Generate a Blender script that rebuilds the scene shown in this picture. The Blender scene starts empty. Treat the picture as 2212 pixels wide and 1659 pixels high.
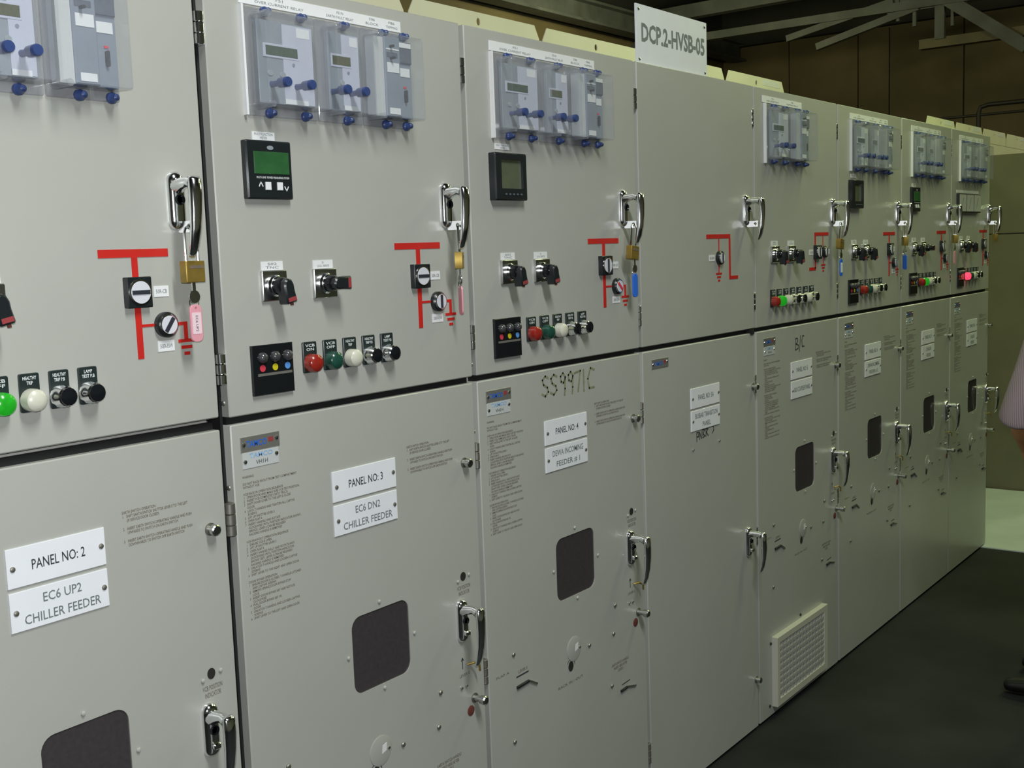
import bpy, bmesh, math, random
from mathutils import Vector, Matrix
random.seed(4)
scene = bpy.context.scene
COL = scene.collection
PI = math.pi

# ------------------------------------------------------------------ camera
CAM = Vector((-1.3596, -1.7086, 1.7264)); YAW, PITCH, ROLL = 0.9177, -0.1155, -0.0355
fw = Vector((math.sin(YAW)*math.cos(PITCH), math.cos(YAW)*math.cos(PITCH), math.sin(PITCH)))
rt = Vector((math.cos(YAW), -math.sin(YAW), 0)); up = rt.cross(fw)
rt2 = math.cos(ROLL)*rt + math.sin(ROLL)*up; up2 = -math.sin(ROLL)*rt + math.cos(ROLL)*up
cam = bpy.data.objects.new('camera', bpy.data.cameras.new('camera')); COL.objects.link(cam)
cam.matrix_world = Matrix(((rt2.x, up2.x, -fw.x, CAM.x), (rt2.y, up2.y, -fw.y, CAM.y), (rt2.z, up2.z, -fw.z, CAM.z), (0, 0, 0, 1)))
cam.data.sensor_width = 36; cam.data.lens = 2463.6*36/2212; cam.data.clip_start = 0.05
scene.camera = cam

# ------------------------------------------------------------------ world, lamps, exposure
w = bpy.data.worlds.new('hall_air'); scene.world = w; w.use_nodes = True
w.node_tree.nodes['Background'].inputs[0].default_value = (0.75, 0.78, 0.62, 1)
w.node_tree.nodes['Background'].inputs[1].default_value = 0.05
scene.view_settings.view_transform = 'Standard'; scene.view_settings.look = 'None'
scene.view_settings.gamma = 1; scene.view_settings.use_curve_mapping = False
scene.view_settings.exposure = 0.52
def lamp(name, kind, loc, energy, color, size=0.1, aim=None, sizey=None):
    d = bpy.data.lights.new(name, kind); d.energy = energy; d.color = color
    if kind == 'AREA':
        d.size = size
        if sizey: d.shape = 'RECTANGLE'; d.size_y = sizey
    elif kind == 'SPOT':
        d.shadow_soft_size = size; d.spot_size = math.radians(100); d.spot_blend = 0.5
    else: d.shadow_soft_size = size
    o = bpy.data.objects.new(name, d); COL.objects.link(o); o.location = loc
    if aim is not None: o.rotation_euler = (Vector(aim)-Vector(loc)).to_track_quat('-Z', 'Y').to_euler()
    return o
# the photographer's flash, just above the lens
lamp('camera_flash', 'SPOT', CAM + up2*0.07 + fw*0.02 - rt2*0.02, 72, (0.96, 0.98, 1.0), 0.03, aim=CAM + fw*3)
# fluorescent battens hung over the aisle
for x, y, z, e, c in ((-0.3, -2.3, 4.3, 82, (0.98, 1.0, 0.96)), (3.3, -0.92, 3.7, 20, (0.86, 1.0, 0.46)), (6.4, -0.95, 3.7, 24, (0.82, 1.0, 0.42))):
    lamp('batten_light', 'AREA', (x, y, z), e, c, 0.35, aim=(x, y+0.3, 0), sizey=1.6)
for x, y, e in ((3.0, 3.2, 50), (9.6, -1.2, 58), (9.0, 4.2, 62)):
    lamp('high_bay_light', 'POINT', (x, y, 4.05), e, (0.98, 1.0, 0.56), 0.18)

# ------------------------------------------------------------------ materials
MAT = {}
def mat(name, col, rough=0.5, metal=0.0, bump=0.0, bscale=300, var=0.0, vscale=6, emit=None, estr=0, coat=0, spec=0.5):
    m = bpy.data.materials.new(name); m.use_nodes = True; nt = m.node_tree; b = nt.nodes['Principled BSDF']
    b.inputs['Base Color'].default_value = (*col, 1); b.inputs['Roughness'].default_value = rough; b.inputs['Metallic'].default_value = metal
    b.inputs['Specular IOR Level'].default_value = spec; b.inputs['Coat Weight'].default_value = coat
    tc = nt.nodes.new('ShaderNodeTexCoord')
    if bump:
        n = nt.nodes.new('ShaderNodeTexNoise'); n.inputs['Scale'].default_value = bscale; n.inputs['Detail'].default_value = 2
        nt.links.new(tc.outputs['Object'], n.inputs['Vector'])
        bp = nt.nodes.new('ShaderNodeBump'); bp.inputs['Strength'].default_value = bump; bp.inputs['Distance'].default_value = 0.001
        nt.links.new(n.outputs['Fac'], bp.inputs['Height']); nt.links.new(bp.outputs['Normal'], b.inputs['Normal'])
    if var:
        n = nt.nodes.new('ShaderNodeTexNoise'); n.inputs['Scale'].default_value = vscale; n.inputs['Detail'].default_value = 5
        nt.links.new(tc.outputs['Object'], n.inputs['Vector'])
        r = nt.nodes.new('ShaderNodeValToRGB')
        r.color_ramp.elements[0].position = 0.3; r.color_ramp.elements[1].position = 0.7
        r.color_ramp.elements[0].color = (*[max(0, c*(1-var)) for c in col], 1); r.color_ramp.elements[1].color = (*[min(1, c*(1+var)) for c in col], 1)
        nt.links.new(n.outputs['Fac'], r.inputs['Fac']); nt.links.new(r.outputs['Color'], b.inputs['Base Color'])
    if emit:
        b.inputs['Emission Color'].default_value = (*emit, 1); b.inputs['Emission Strength'].default_value = estr
    MAT[name] = m; return m
mat('paint', (0.415, 0.425, 0.392), 0.33, bump=0.12, bscale=900, var=0.03, vscale=3)
mat('paint_side', (0.42, 0.415, 0.39), 0.5, bump=0.1, bscale=900)
mat('cream', (0.80, 0.78, 0.62), 0.45, var=0.04, vscale=4)
mat('olive', (0.16, 0.15, 0.09), 0.6, var=0.12, vscale=3)
mat('gap_black', (0.006, 0.006, 0.007), 0.7, var=0.2)  # painted shade of the door gaps, and the rubber stop
mat('white_plate', (0.80, 0.83, 0.88), 0.3, var=0.02, vscale=20)
mat('white_label', (0.78, 0.80, 0.82), 0.4, var=0.02, vscale=30)
mat('ink', (0.035, 0.045, 0.05), 0.6, var=0.1)
mat('ink_grey', (0.16, 0.19, 0.19), 0.6, var=0.1)
mat('ink_brown', (0.15, 0.12, 0.09), 0.7, var=0.15, vscale=40)
mat('ink_blue', (0.02, 0.13, 0.62), 0.4, var=0.05)
mat('ink_pale_blue', (0.25, 0.45, 0.75), 0.4, var=0.05)
mat('ink_red', (0.30, 0.05, 0.055), 0.4, var=0.05)
mat('ink_white', (0.75, 0.8, 0.8), 0.5, var=0.03)
mat('marker_green', (0.21, 0.25, 0.14), 0.8, var=0.3, vscale=60)
mat('marker_black', (0.05, 0.055, 0.05), 0.8, var=0.3, vscale=60)
mat('tape_red', (0.55, 0.02, 0.015), 0.45, var=0.08, vscale=15)
mat('chrome', (0.88, 0.9, 0.92), 0.13, 1.0, bump=0.02, bscale=40)
mat('steel', (0.55, 0.56, 0.55), 0.28, 1.0, var=0.06, vscale=60)
mat('dull_steel', (0.30, 0.29, 0.26), 0.45, 0.8, var=0.15, vscale=80)
mat('brass', (0.36, 0.25, 0.055), 0.42, 0.6, var=0.1, vscale=50)
mat('alu_plate', (0.33, 0.33, 0.30), 0.35, 0.6, var=0.05, vscale=80)
mat('clear_plate', (0.52, 0.55, 0.55), 0.25, var=0.03, vscale=30)
mat('black_plastic', (0.012, 0.016, 0.018), 0.32, bump=0.05, bscale=500, var=0.1)
mat('black_gloss', (0.008, 0.010, 0.012), 0.12, var=0.1)
mat('tag_black', (0.018, 0.028, 0.028), 0.35, var=0.1)
mat('screen_green', (0.028, 0.105, 0.036), 0.18, var=0.2, vscale=25, emit=(0.03, 0.22, 0.05), estr=0.02)
mat('screen_grey', (0.10, 0.12, 0.075), 0.15, var=0.1, vscale=30)
mat('lcd_green', (0.035, 0.075, 0.035), 0.2, var=0.15, vscale=60)
mat('lcd_olive', (0.065, 0.075, 0.015), 0.2, var=0.15, vscale=60)
mat('relay_grey', (0.25, 0.29, 0.33), 0.45, var=0.05, vscale=30)
mat('relay_light', (0.52, 0.55, 0.66), 0.4, var=0.03, vscale=30)
mat('relay_mid', (0.22, 0.26, 0.32), 0.45, var=0.05, vscale=30)
mat('relay_dark', (0.10, 0.12, 0.16), 0.4, var=0.1, vscale=30)
mat('frosted', (0.58, 0.60, 0.60), 0.35, var=0.03)
mat('blue_plastic', (0.035, 0.062, 0.19), 0.35, var=0.08, vscale=60)
mat('grey_oval', (0.30, 0.34, 0.36), 0.4, var=0.05)
mat('dial_white', (0.66, 0.68, 0.74), 0.25, var=0.02)
mat('bar_dark', (0.03, 0.035, 0.045), 0.4, var=0.1)
mat('red_lens', (0.30, 0.022, 0.014), 0.22, var=0.1, vscale=80, coat=0.4)
mat('red_lit', (0.8, 0.05, 0.08), 0.2, var=0.05, emit=(1, 0.03, 0.07), estr=1.6)
mat('green_lens', (0.015, 0.07, 0.05), 0.22, var=0.1, vscale=80, coat=0.4)
mat('green_lit', (0.015, 0.22, 0.015), 0.2, var=0.3, vscale=60, emit=(0.02, 0.8, 0.03), estr=0.17)
mat('white_lens', (0.62, 0.62, 0.52), 0.3, var=0.03, coat=0.3)
mat('smoke_lens', (0.06, 0.06, 0.065), 0.2, var=0.2, vscale=90, coat=0.4)
mat('dot_red', (0.65, 0.05, 0.08), 0.4, var=0.03); mat('dot_yellow', (0.62, 0.55, 0.02), 0.4, var=0.03); mat('dot_blue', (0.10, 0.30, 0.72), 0.4, var=0.03)
mat('pink_tag', (0.72, 0.33, 0.39), 0.4, var=0.04); mat('pale_pink', (0.80, 0.62, 0.68), 0.5, var=0.03); mat('blue_tag', (0.03, 0.16, 0.72), 0.4, var=0.04)
mat('window_interior', (0.17, 0.155, 0.15), 0.6, var=0.25, vscale=5)
mat('hole_dark', (0.02, 0.018, 0.016), 0.7, var=0.2)
mat('rust_red', (0.14, 0.04, 0.03), 0.6, var=0.2, vscale=60)
mat('vent_paint', (0.52, 0.52, 0.44), 0.45, var=0.03)
mat('vent_back', (0.20, 0.22, 0.24), 0.7, var=0.1)
mat('concrete', (0.0165, 0.0185, 0.0185), 0.68, bump=0.3, bscale=60, var=0.45, vscale=2.2, spec=0.2)
mat('pale_floor', (0.60, 0.66, 0.68), 0.35, var=0.1, vscale=3)  # pale floor, with the brighter light there put into the colour
mat('brown_wall', (0.15, 0.115, 0.055), 0.7, var=0.22, vscale=1.2)
mat('grey_wall', (0.38, 0.38, 0.34), 0.7, var=0.1, vscale=1)
mat('roof_dark', (0.03, 0.03, 0.028), 0.8, var=0.3, vscale=2)
mat('truss_steel', (0.085, 0.09, 0.085), 0.6, var=0.25, vscale=4)
mat('pipe_dark', (0.02, 0.017, 0.017), 0.5, var=0.2)
mat('skin', (0.60, 0.30, 0.13), 0.5, var=0.08, vscale=30); mat('hair', (0.012, 0.01, 0.009), 0.6, var=0.2)
mat('trouser', (0.012, 0.012, 0.014), 0.8, var=0.2, vscale=30); mat('shoe_leather', (0.006, 0.006, 0.006), 0.35, var=0.2)
# striped shirt cloth
m = mat('shirt', (0.36, 0.30, 0.31), 0.8); nt = m.node_tree; b = nt.nodes['Principled BSDF']
wv = nt.nodes.new('ShaderNodeTexWave'); wv.inputs['Scale'].default_value = 42; wv.inputs['Distortion'].default_value = 0.6; wv.bands_direction = 'Y'
tc = nt.nodes.new('ShaderNodeTexCoord'); nt.links.new(tc.outputs['Object'], wv.inputs['Vector'])
rp = nt.nodes.new('ShaderNodeValToRGB'); rp.color_ramp.elements[0].color = (0.30, 0.22, 0.24, 1); rp.color_ramp.elements[1].color = (0.46, 0.40, 0.40, 1)
nt.links.new(wv.outputs['Fac'], rp.inputs['Fac']); nt.links.new(rp.outputs['Color'], b.inputs['Base Color'])
def clear(name, tint, haze, hazecol, rough=0.03, gl=1.0):
    m = bpy.data.materials.new(name); m.use_nodes = True; nt = m.node_tree; nt.nodes.remove(nt.nodes['Principled BSDF'])
    out = nt.nodes['Material Output']; T = nt.nodes.new('ShaderNodeBsdfTransparent'); G = nt.nodes.new('ShaderNodeBsdfGlossy'); D = nt.nodes.new('ShaderNodeBsdfDiffuse')
    T.inputs[0].default_value = (*tint, 1); G.inputs['Roughness'].default_value = rough; D.inputs[0].default_value = (*hazecol, 1)
    n = nt.nodes.new('ShaderNodeTexNoise'); n.inputs['Scale'].default_value = 18
    mr = nt.nodes.new('ShaderNodeMapRange'); mr.inputs['To Min'].default_value = haze*0.7; mr.inputs['To Max'].default_value = haze*1.3
    nt.links.new(n.outputs['Fac'], mr.inputs['Value'])
    m1 = nt.nodes.new('ShaderNodeMixShader'); nt.links.new(mr.outputs['Result'], m1.inputs[0]); nt.links.new(T.outputs[0], m1.inputs[1]); nt.links.new(D.outputs[0], m1.inputs[2])
    F = nt.nodes.new('ShaderNodeLayerWeight'); F.inputs['Blend'].default_value = 0.5
    pw = nt.nodes.new('ShaderNodeMath'); pw.operation = 'POWER'; pw.inputs[1].default_value = 5; nt.links.new(F.outputs['Facing'], pw.inputs[0])
    mu = nt.nodes.new('ShaderNodeMath'); mu.operation = 'MULTIPLY_ADD'; mu.inputs[1].default_value = 0.7*gl; mu.inputs[2].default_value = 0.045*gl; nt.links.new(pw.outputs[0], mu.inputs[0])
    m2 = nt.nodes.new('ShaderNodeMixShader'); nt.links.new(mu.outputs[0], m2.inputs[0]); nt.links.new(m1.outputs[0], m2.inputs[1]); nt.links.new(G.outputs[0], m2.inputs[2])
    nt.links.new(m2.outputs[0], out.inputs[0]); MAT[name] = m
clear('polycarbonate', (0.95, 0.96, 0.97), 0.13, (0.68, 0.71, 0.78), 0.04)
clear('poly_flange', (0.90, 0.91, 0.93), 0.22, (0.50, 0.50, 0.52), 0.06)
clear('smoked_glass', (0.60, 0.57, 0.58), 0.45, (0.105, 0.095, 0.10), 0.03)

# ------------------------------------------------------------------ mesh helpers
class MB:
    def __init__(s): s.v = []; s.f = []
    def add(s, vs, fs):
        n = len(s.v); s.v += [tuple(v) for v in vs]; s.f += [tuple(i+n for i in f) for f in fs]; return s
    def box(s, x0, x1, y0, y1, z0, z1):
        v = [(x, y, z) for z in (z0, z1) for y in (y0, y1) for x in (x0, x1)]
        return s.add(v, [(0, 2, 3, 1), (4, 5, 7, 6), (0, 1, 5, 4), (2, 6, 7, 3), (0, 4, 6, 2), (1, 3, 7, 5)])
    def lathe(s, prof, origin=(0, 0, 0), axis='-y', n=20, cap=True):
        # prof: list of (radius, height along axis)
        o = Vector(origin); vs = []; fs = []
        for r, h in prof:
            for k in range(n):
                a = 2*PI*k/n; c, d = r*math.cos(a), r*math.sin(a)
                p = {'-y': (c, -h, d), 'z': (c, d, h), '-x': (-h, c, d), 'x': (h, c, d)}[axis]
                vs.append(o+Vector(p))
        for i in range(len(prof)-1):
            for k in range(n):
                k2 = (k+1) % n; fs.append((i*n+k, i*n+k2, (i+1)*n+k2, (i+1)*n+k))
        if cap:
            fs.append(tuple(range(n))[::-1]); fs.append(tuple((len(prof)-1)*n+k for k in range(n)))
        return s.add(vs, fs)
    def tube(s, pts, r, n=8, rz=None):
        pts = [Vector(p) for p in pts]; vs = []; fs = []; N = len(pts)
        rs = r if isinstance(r, (list, tuple)) else [r]*N
        ref = None
        for i, p in enumerate(pts):
            t = (pts[min(i+1, N-1)]-pts[max(i-1, 0)]).normalized()
            if ref is None: ref = Vector((0, 0, 1)) if abs(t.z) < 0.9 else Vector((1, 0, 0))
            a = (ref - t*ref.dot(t)).normalized(); b = t.cross(a); ref = a
            for k in range(n):
                q = 2*PI*k/n; vs.append(p + (a*math.cos(q) + b*math.sin(q))*rs[i])
        for i in range(N-1):
            for k in range(n):
                k2 = (k+1) % n; fs.append((i*n+k, i*n+k2, (i+1)*n+k2, (i+1)*n+k))
        fs.append(tuple(range(n))[::-1]); fs.append(tuple((N-1)*n+k for k in range(n)))
        return s.add(vs, fs)
    def bar(s, a, b, wdt, dep):
        # square-section bar from a to b
        a = Vector(a); b = Vector(b); t = (b-a).normalized(); ref = Vector((1, 0, 0)) if abs(t.x) < 0.9 else Vector((0, 0, 1))
        u = (ref - t*ref.dot(t)).normalized(); q = t.cross(u); vs = []
        for p in (a, b):
            for i, j in ((-1, -1), (1, -1), (1, 1), (-1, 1)): vs.append(p + u*dep/2*i + q*wdt/2*j)
        return s.add(vs, [(0, 3, 2, 1), (4, 5, 6, 7), (0, 1, 5, 4), (1, 2, 6, 5), (2, 3, 7, 6), (3, 0, 4, 7)])
    def prism(s, outer, y0, y1, holes=(), ch=0.0):
        # flat shape in xz (ccw seen from -y), front at y0 (towards viewer), back at y1, chamfer ch on the front rim
        bm = bmesh.new()
        def offs(l, d):
            out = []; n = len(l)
            for i in range(n):
                p0, p1, p2 = Vector(l[i-1]), Vector(l[i]), Vector(l[(i+1) % n])
                e1 = (p1-p0).normalized(); e2 = (p2-p1).normalized()
                n1 = Vector((-e1.y, e1.x)); n2 = Vector((-e2.y, e2.x)); m = n1+n2
                if m.length < 1e-6: m = n1
                else: m = m/(m.length_squared/2) if m.length_squared > 0.3 else m.normalized()
                out.append(tuple(p1+m*d))
            return out
        loops = [list(outer)]+[list(h) for h in holes]
        fr = [offs(outer, ch) if ch else list(outer)] + [list(h) for h in holes]
        def fill(ls):
            b2 = bmesh.new(); eds = []; idx = {}
            c = 0
            for l in ls:
                vs = [b2.verts.new((x, 0, z)) for x, z in l]
                for v in vs: idx[v] = c; c += 1
                for i in range(len(vs)): eds.append(b2.edges.new((vs[i], vs[(i+1) % len(vs)])))
            bmesh.ops.triangle_fill(b2, edges=eds, use_beauty=True)
            t = []
            for f in b2.faces:
                f.normal_update(); ids = [idx[v] for v in f.verts]
                t.append(ids if f.normal.y < 0 else ids[::-1])
            b2.free(); return t
        tri = fill(fr) if len(fr) > 1 else [list(range(len(outer)))]
        vs = [(x, y0, z) for l in fr for x, z in l]; nf = len(vs); fs = [tuple(t) for t in tri]
        # check orientation of single ngon
        if len(fr) == 1:
            A = sum(outer[i-1][0]*outer[i][1]-outer[i][0]*outer[i-1][1] for i in range(len(outer)))
            if A < 0: fs = [f[::-1] for f in fs]
        rings = [(0, 0)]; base = 0
        if ch:
            mid = len(vs); vs += [(x, y0+ch, z) for x, z in outer]
            n = len(outer)
            for i in range(n): j = (i+1) % n; fs.append((i, mid+i, mid+j, j))
            start = mid
        else: start = 0
        bk = len(vs); vs += [(x, y1, z) for l in loops for x, z in l]
        n = len(outer)
        for i in range(n): j = (i+1) % n; fs.append((start+i, bk+i, bk+j, start+j))
        o = n
        for h in loops[1:]:
            m = len(h)
            for i in range(m): j = (i+1) % m; fs.append((o+j, bk+o+j, bk+o+i, o+i))
            o += m
        fs += [tuple(bk+i for i in t[::-1]) for t in tri]
        bm.free()
        return s.add(vs, fs)
    def shift(s, d): s.v = [(x+d[0], y+d[1], z+d[2]) for x, y, z in s.v]; return s
    def mesh(s, name, smooth=35):
        me = bpy.data.meshes.new(name); me.from_pydata(s.v, [], s.f); me.validate(); me.update()
        bm = bmesh.new(); bm.from_mesh(me); bmesh.ops.recalc_face_normals(bm, faces=bm.faces); bm.to_mesh(me); bm.free()
        if smooth:
            me.polygons.foreach_set('use_smooth', [True]*len(me.polygons)); me.set_sharp_from_angle(angle=math.radians(smooth))
        return me
def rect(x0, x1, z0, z1): return [(x0, z0), (x1, z0), (x1, z1), (x0, z1)]
def rrect(x0, x1, z0, z1, r, n=5):
    o = []
    for cx, cz, a0 in ((x1-r, z0+r, -PI/2), (x1-r, z1-r, 0), (x0+r, z1-r, PI/2), (x0+r, z0+r, PI)):
        for k in range(n+1): a = a0+PI/2*k/n; o.append((cx+r*math.cos(a), cz+r*math.sin(a)))
    return o
def circ(cx, cz, r, n=16, rz=None):
    return [(cx+r*math.cos(2*PI*k/n), cz+(rz or r)*math.sin(2*PI*k/n)) for k in range(n)]

ORG = {}
def place(name, me, mt, parent=None, loc=(0, 0, 0), label=None):
    """loc is in the frame of the top-level thing"""
    o = bpy.data.objects.new(name, me); COL.objects.link(o)
    if me is not None and mt and not me.materials: me.materials.append(MAT[mt])
    elif me is not None and mt and me.materials[0] is not MAT[mt]:
        o.material_slots[0].link = 'OBJECT'; o.material_slots[0].material = MAT[mt]
    loc = Vector(loc); ORG[o] = loc if parent else Vector((0, 0, 0))
    if parent is not None: o.parent = parent; o.location = loc-ORG[parent]
    else: o.location = loc
    if label: o['label'] = label
    return o
CACHE = {}
def inst(key, fn, name, mt, parent, loc, label=None, smooth=35):
    if key not in CACHE:
        mb = MB(); fn(mb); CACHE[key] = mb.mesh(name, smooth)
    return place(name, CACHE[key], mt, parent, loc, label)
def one(name, mb, mt, parent=None, loc=None, label=None, smooth=35):
    """mesh given in the thing's frame; origin moved to its middle"""
    if loc is None:
        xs = list(zip(*mb.v)); loc = tuple((min(a)+max(a))/2 for a in xs)
    mb.shift((-loc[0], -loc[1], -loc[2])); return place(name, mb.mesh(name, smooth), mt, parent, loc, label)
def thing(name, label, cat, loc=(0, 0, 0), group=None):
    o = bpy.data.objects.new(name, None); COL.objects.link(o); o.location = loc; ORG[o] = Vector((0, 0, 0)); o.empty_display_size = 0.1
    o['label'] = label; o['category'] = cat
    if group: o['group'] = group
    return o
def tag(o, label, cat, group=None, kind=None):
    o['label'] = label; o['category'] = cat
    if group: o['group'] = group
    if kind: o['kind'] = kind
    return o
def struct(name, mb, mt, label, cat, smooth=0):
    o = place(name, mb.mesh(name, smooth), mt); o['kind'] = 'structure'; o['label'] = label; o['category'] = cat; return o
TXT = {}
def text_mesh(s, spacing=1.0, bold=0.0, res=2):
    k = (s, spacing, bold)
    if k in TXT: return TXT[k]
    c = bpy.data.curves.new('txt', 'FONT'); c.body = s; c.align_x = 'LEFT' if s.startswith('\u200b') else 'CENTER'; c.resolution_u = res; c.space_line = spacing; c.offset = bold
    c.body = s.replace('\u200b', '')
    o = bpy.data.objects.new('txt', c); COL.objects.link(o)
    me = bpy.data.meshes.new_from_object(o.evaluated_get(bpy.context.evaluated_depsgraph_get()))
    bpy.data.objects.remove(o); bpy.data.curves.remove(c)
    TXT[k] = me; return me
TM = {}
def text(s, x0, x1, z0, z1, y, mt, parent, name='lettering', spacing=1.0, bold=0.0, left=False, keep=False):
    """flat print filling the box x0..x1, z0..z1 on plane y, facing -y"""
    if left: s = '\u200b'+s
    k = (s, round(x1-x0, 4), round(z1-z0, 4), spacing, bold)
    if k not in TM:
        src = text_mesh(s, spacing, bold); xs = [v.co.x for v in src.vertices]; ys = [v.co.y for v in src.vertices]
        bx0, bx1, by0, by1 = min(xs), max(xs), min(ys), max(ys)
        sx = (x1-x0)/(bx1-bx0); sy = (z1-z0)/(by1-by0)
        me = src.copy(); me.name = name
        for v in me.vertices:
            v.co = ((v.co.x-(bx0+bx1)/2)*sx, 0, (v.co.y-(by0+by1)/2)*sy)
        TM[k] = me
    return place(name, TM[k], mt, parent, ((x0+x1)/2, y, (z0+z1)/2))
def stroke(name, lines, wd, y, mt, parent):
    mb = MB()
    for l in lines:
        for a, c in zip(l[:-1], l[1:]):
            d = Vector((c[0]-a[0], c[1]-a[1])); L = d.length or 1e-6; n = Vector((-d.y, d.x))/L*wd/2; e = d/L*wd*0.4
            q = [(a[0]-e.x+n.x, a[1]-e.y+n.y), (a[0]-e.x-n.x, a[1]-e.y-n.y), (c[0]+e.x-n.x, c[1]+e.y-n.y), (c[0]+e.x+n.x, c[1]+e.y+n.y)]
            mb.add([(px, y, pz) for px, pz in q], [(0, 1, 2, 3)])
    return one(name, mb, mt, parent, smooth=0)

# ------------------------------------------------------------------ setting
mb = MB().box(-9, 14, -8, 6, -0.1, 0); floor = struct('floor', mb, 'concrete', 'dark grey worn concrete floor of the hall', 'floor')
struct('wall_back', MB().box(-9, 14.2, 6, 6.2, 0, 4.32), 'brown_wall', 'brown sheeted wall behind the cabinets', 'wall')
we = struct('wall_right', MB().box(14.02, 14.2, -8, 6, 0, 4.5), 'brown_wall', 'brown sheeted end wall beyond the cabinets', 'wall')
y = 6.0; k = 0
widths = [1.02, 0.98, 0.42, 0.95, 1.0, 0.36, 1.0, 0.98]
while y > -4:
    wd = widths[k % len(widths)]; k += 1
    one('wall_panel', MB().prism([(0, 0), (wd-0.025, 0), (wd-0.025, 4.48), (0, 4.48)], 0, 0.03, ch=0.008).shift((0, 0, 0)), 'brown_wall', None) if False else None
    mbp = MB().box(13.985, 14.02, y-wd+0.012, y-0.012, 0.02, 4.48)
    p = place('wall_panel', mbp.shift((-14.0, -(y-wd/2), -2.25)).mesh('wall_panel', 0), 'brown_wall', we, (14.0, y-wd/2, 2.25)); y -= wd
struct('wall_left', MB().box(-9.2, -9, -8, 6.2, 0, 6.2), 'grey_wall', 'grey wall at the far side of the hall', 'wall')
struct('wall_front', MB().box(-9.2, 14.2, -8.2, -8, 0, 6.2), 'grey_wall', 'grey wall facing the cabinets', 'wall')
struct('ceiling', MB().box(-9.2, 14.2, -8.2, 6.2, 6.2, 6.3), 'roof_dark', 'dark roof sheeting above the trusses', 'ceiling')
struct('trim_1', MB().box(13.9, 14.2, -8, 6.2, 4.5, 6.2), 'roof_dark', 'dark gable sheeting above the end wall', 'trim')
struct('trim_2', MB().box(-9, 14.2, 5.95, 6.2, 4.32, 6.2), 'roof_dark', 'dark sheeting above the back wall', 'trim')
XT = 11.5
tr = thing('roof_truss', 'dark steel roof truss of crossing angles above the last cabinets', 'truss', (XT, 2.0, 4.2))
def tb(name, a, b, wd, dep):
    mb_ = MB().bar((0, a[0]-2.0, a[1]-4.2), (0, b[0]-2.0, b[1]-4.2), wd, dep)
    c = Vector((0, (a[0]+b[0])/2-2.0, (a[1]+b[1])/2-4.2))
    return place(name, mb_.shift(-c).mesh(name, 0), 'truss_steel', tr, c)
tb('top_chord', (6.0, 4.56), (-4, 4.62), 0.16, 0.14)
tb('bottom_chord', (6.0, 4.24), (-4, 4.2), 0.09, 0.12)
tb('gusset_plate', (2.75, 4.28), (1.9, 4.28), 0.22, 0.02)
tb('diagonal', (3.56, 3.93), (2.41, 4.2), 0.075, 0.07); tb('diagonal', (3.92, 4.07), (2.68, 4.3), 0.07, 0.07)
tb('diagonal', (2.12, 4.24), (1.3, 3.63), 0.13, 0.09); tb('diagonal', (1.3, 3.63), (0.3, 4.22), 0.1, 0.09)
tb('strut', (2.63, 4.5), (2.63, 4.08), 0.03, 0.04); tb('strut', (2.45, 4.5), (2.45, 4.0), 0.035, 0.04)
tb('strut', (2.18, 4.5), (2.18, 3.83), 0.10, 0.06); tb('strut', (2.05, 4.5), (2.05, 3.95), 0.03, 0.04)
tie = tag(place('wall_beam', MB().bar((0, 2.4, 0), (0, -5.0, 0.0), 0.10, 0.12).shift((0, 1.3, 0)).mesh('wall_beam', 0), 'cream', None, (11.55, -1.3, 3.80)), 'pale brown horizontal steel beam under the roof truss', 'beam')
tie.data.materials[0] = mat('beam_paint', (0.10, 0.082, 0.04), 0.6, var=0.2)
b2 = thing('roof_beam', 'long dark steel beam running over the back row of cabinets', 'beam', (4, 5.7, 4.42))
place('flange', MB().box(-13, 9.9, -0.1, 0.1, 0.10, 0.13).mesh('flange', 0), 'truss_steel', b2, (0, 0, 0)); place('web', MB().box(-13, 9.9, -0.01, 0.01, -0.1, 0.1).mesh('web', 0), 'truss_steel', b2, (0, 0, 0)); place('flange', MB().box(-13, 9.9, -0.1, 0.1, -0.13, -0.10).mesh('flange', 0), 'truss_steel', b2, (0, 0, 0))
for i, (xx, z0) in enumerate(((7.5, 4.7), (9.6, 4.9))):
    t2 = thing('roof_truss', ('dark steel roof truss with paired chords, next from the sign', 'dark steel roof truss with paired chords, between its two neighbours')[i], 'truss', (xx, 1.0, z0), 'roof trusses')
    place('bottom_chord', MB().box(-0.05, 0.05, -9, 4.9, -0.06, 0.06).mesh('bottom_chord', 0), 'truss_steel', t2, (0, 0, 0)); place('top_chord', MB().box(-0.05, 0.05, -9, 4.9, 0.7, 0.84).mesh('top_chord', 0), 'truss_steel', t2, (0, 0, 0))
    for q in range(9):
        yy = -8.5+q*1.5; place('diagonal', MB().bar((0, 0, 0.03), (0, 0.75 if q % 2 else -0.75, 0.72), 0.06, 0.06).mesh('diagonal', 0), 'truss_steel', t2, (0, yy, 0))
def pipe(name, label, pts, r):
    o = Vector(pts[0]); return tag(place(name, MB().tube([Vector(p)-o for p in pts], r, 10).mesh(name), 'pipe_dark', None, o), label, 'pipe')
pipe('wall_pipe', 'dark pipe bending down along the end wall', [(11.6, -4, 3.10), (11.6, 1.70, 3.10), (11.6, 1.78, 3.08), (11.6, 1.80, 3.02), (11.6, 1.80, 2.75)], 0.024)
pipe('wall_pipe', 'thin straight pipe below the bent pipe on the end wall', [(11.6, -4, 3.0), (11.6, 2.3, 3.0)], 0.014)

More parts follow.
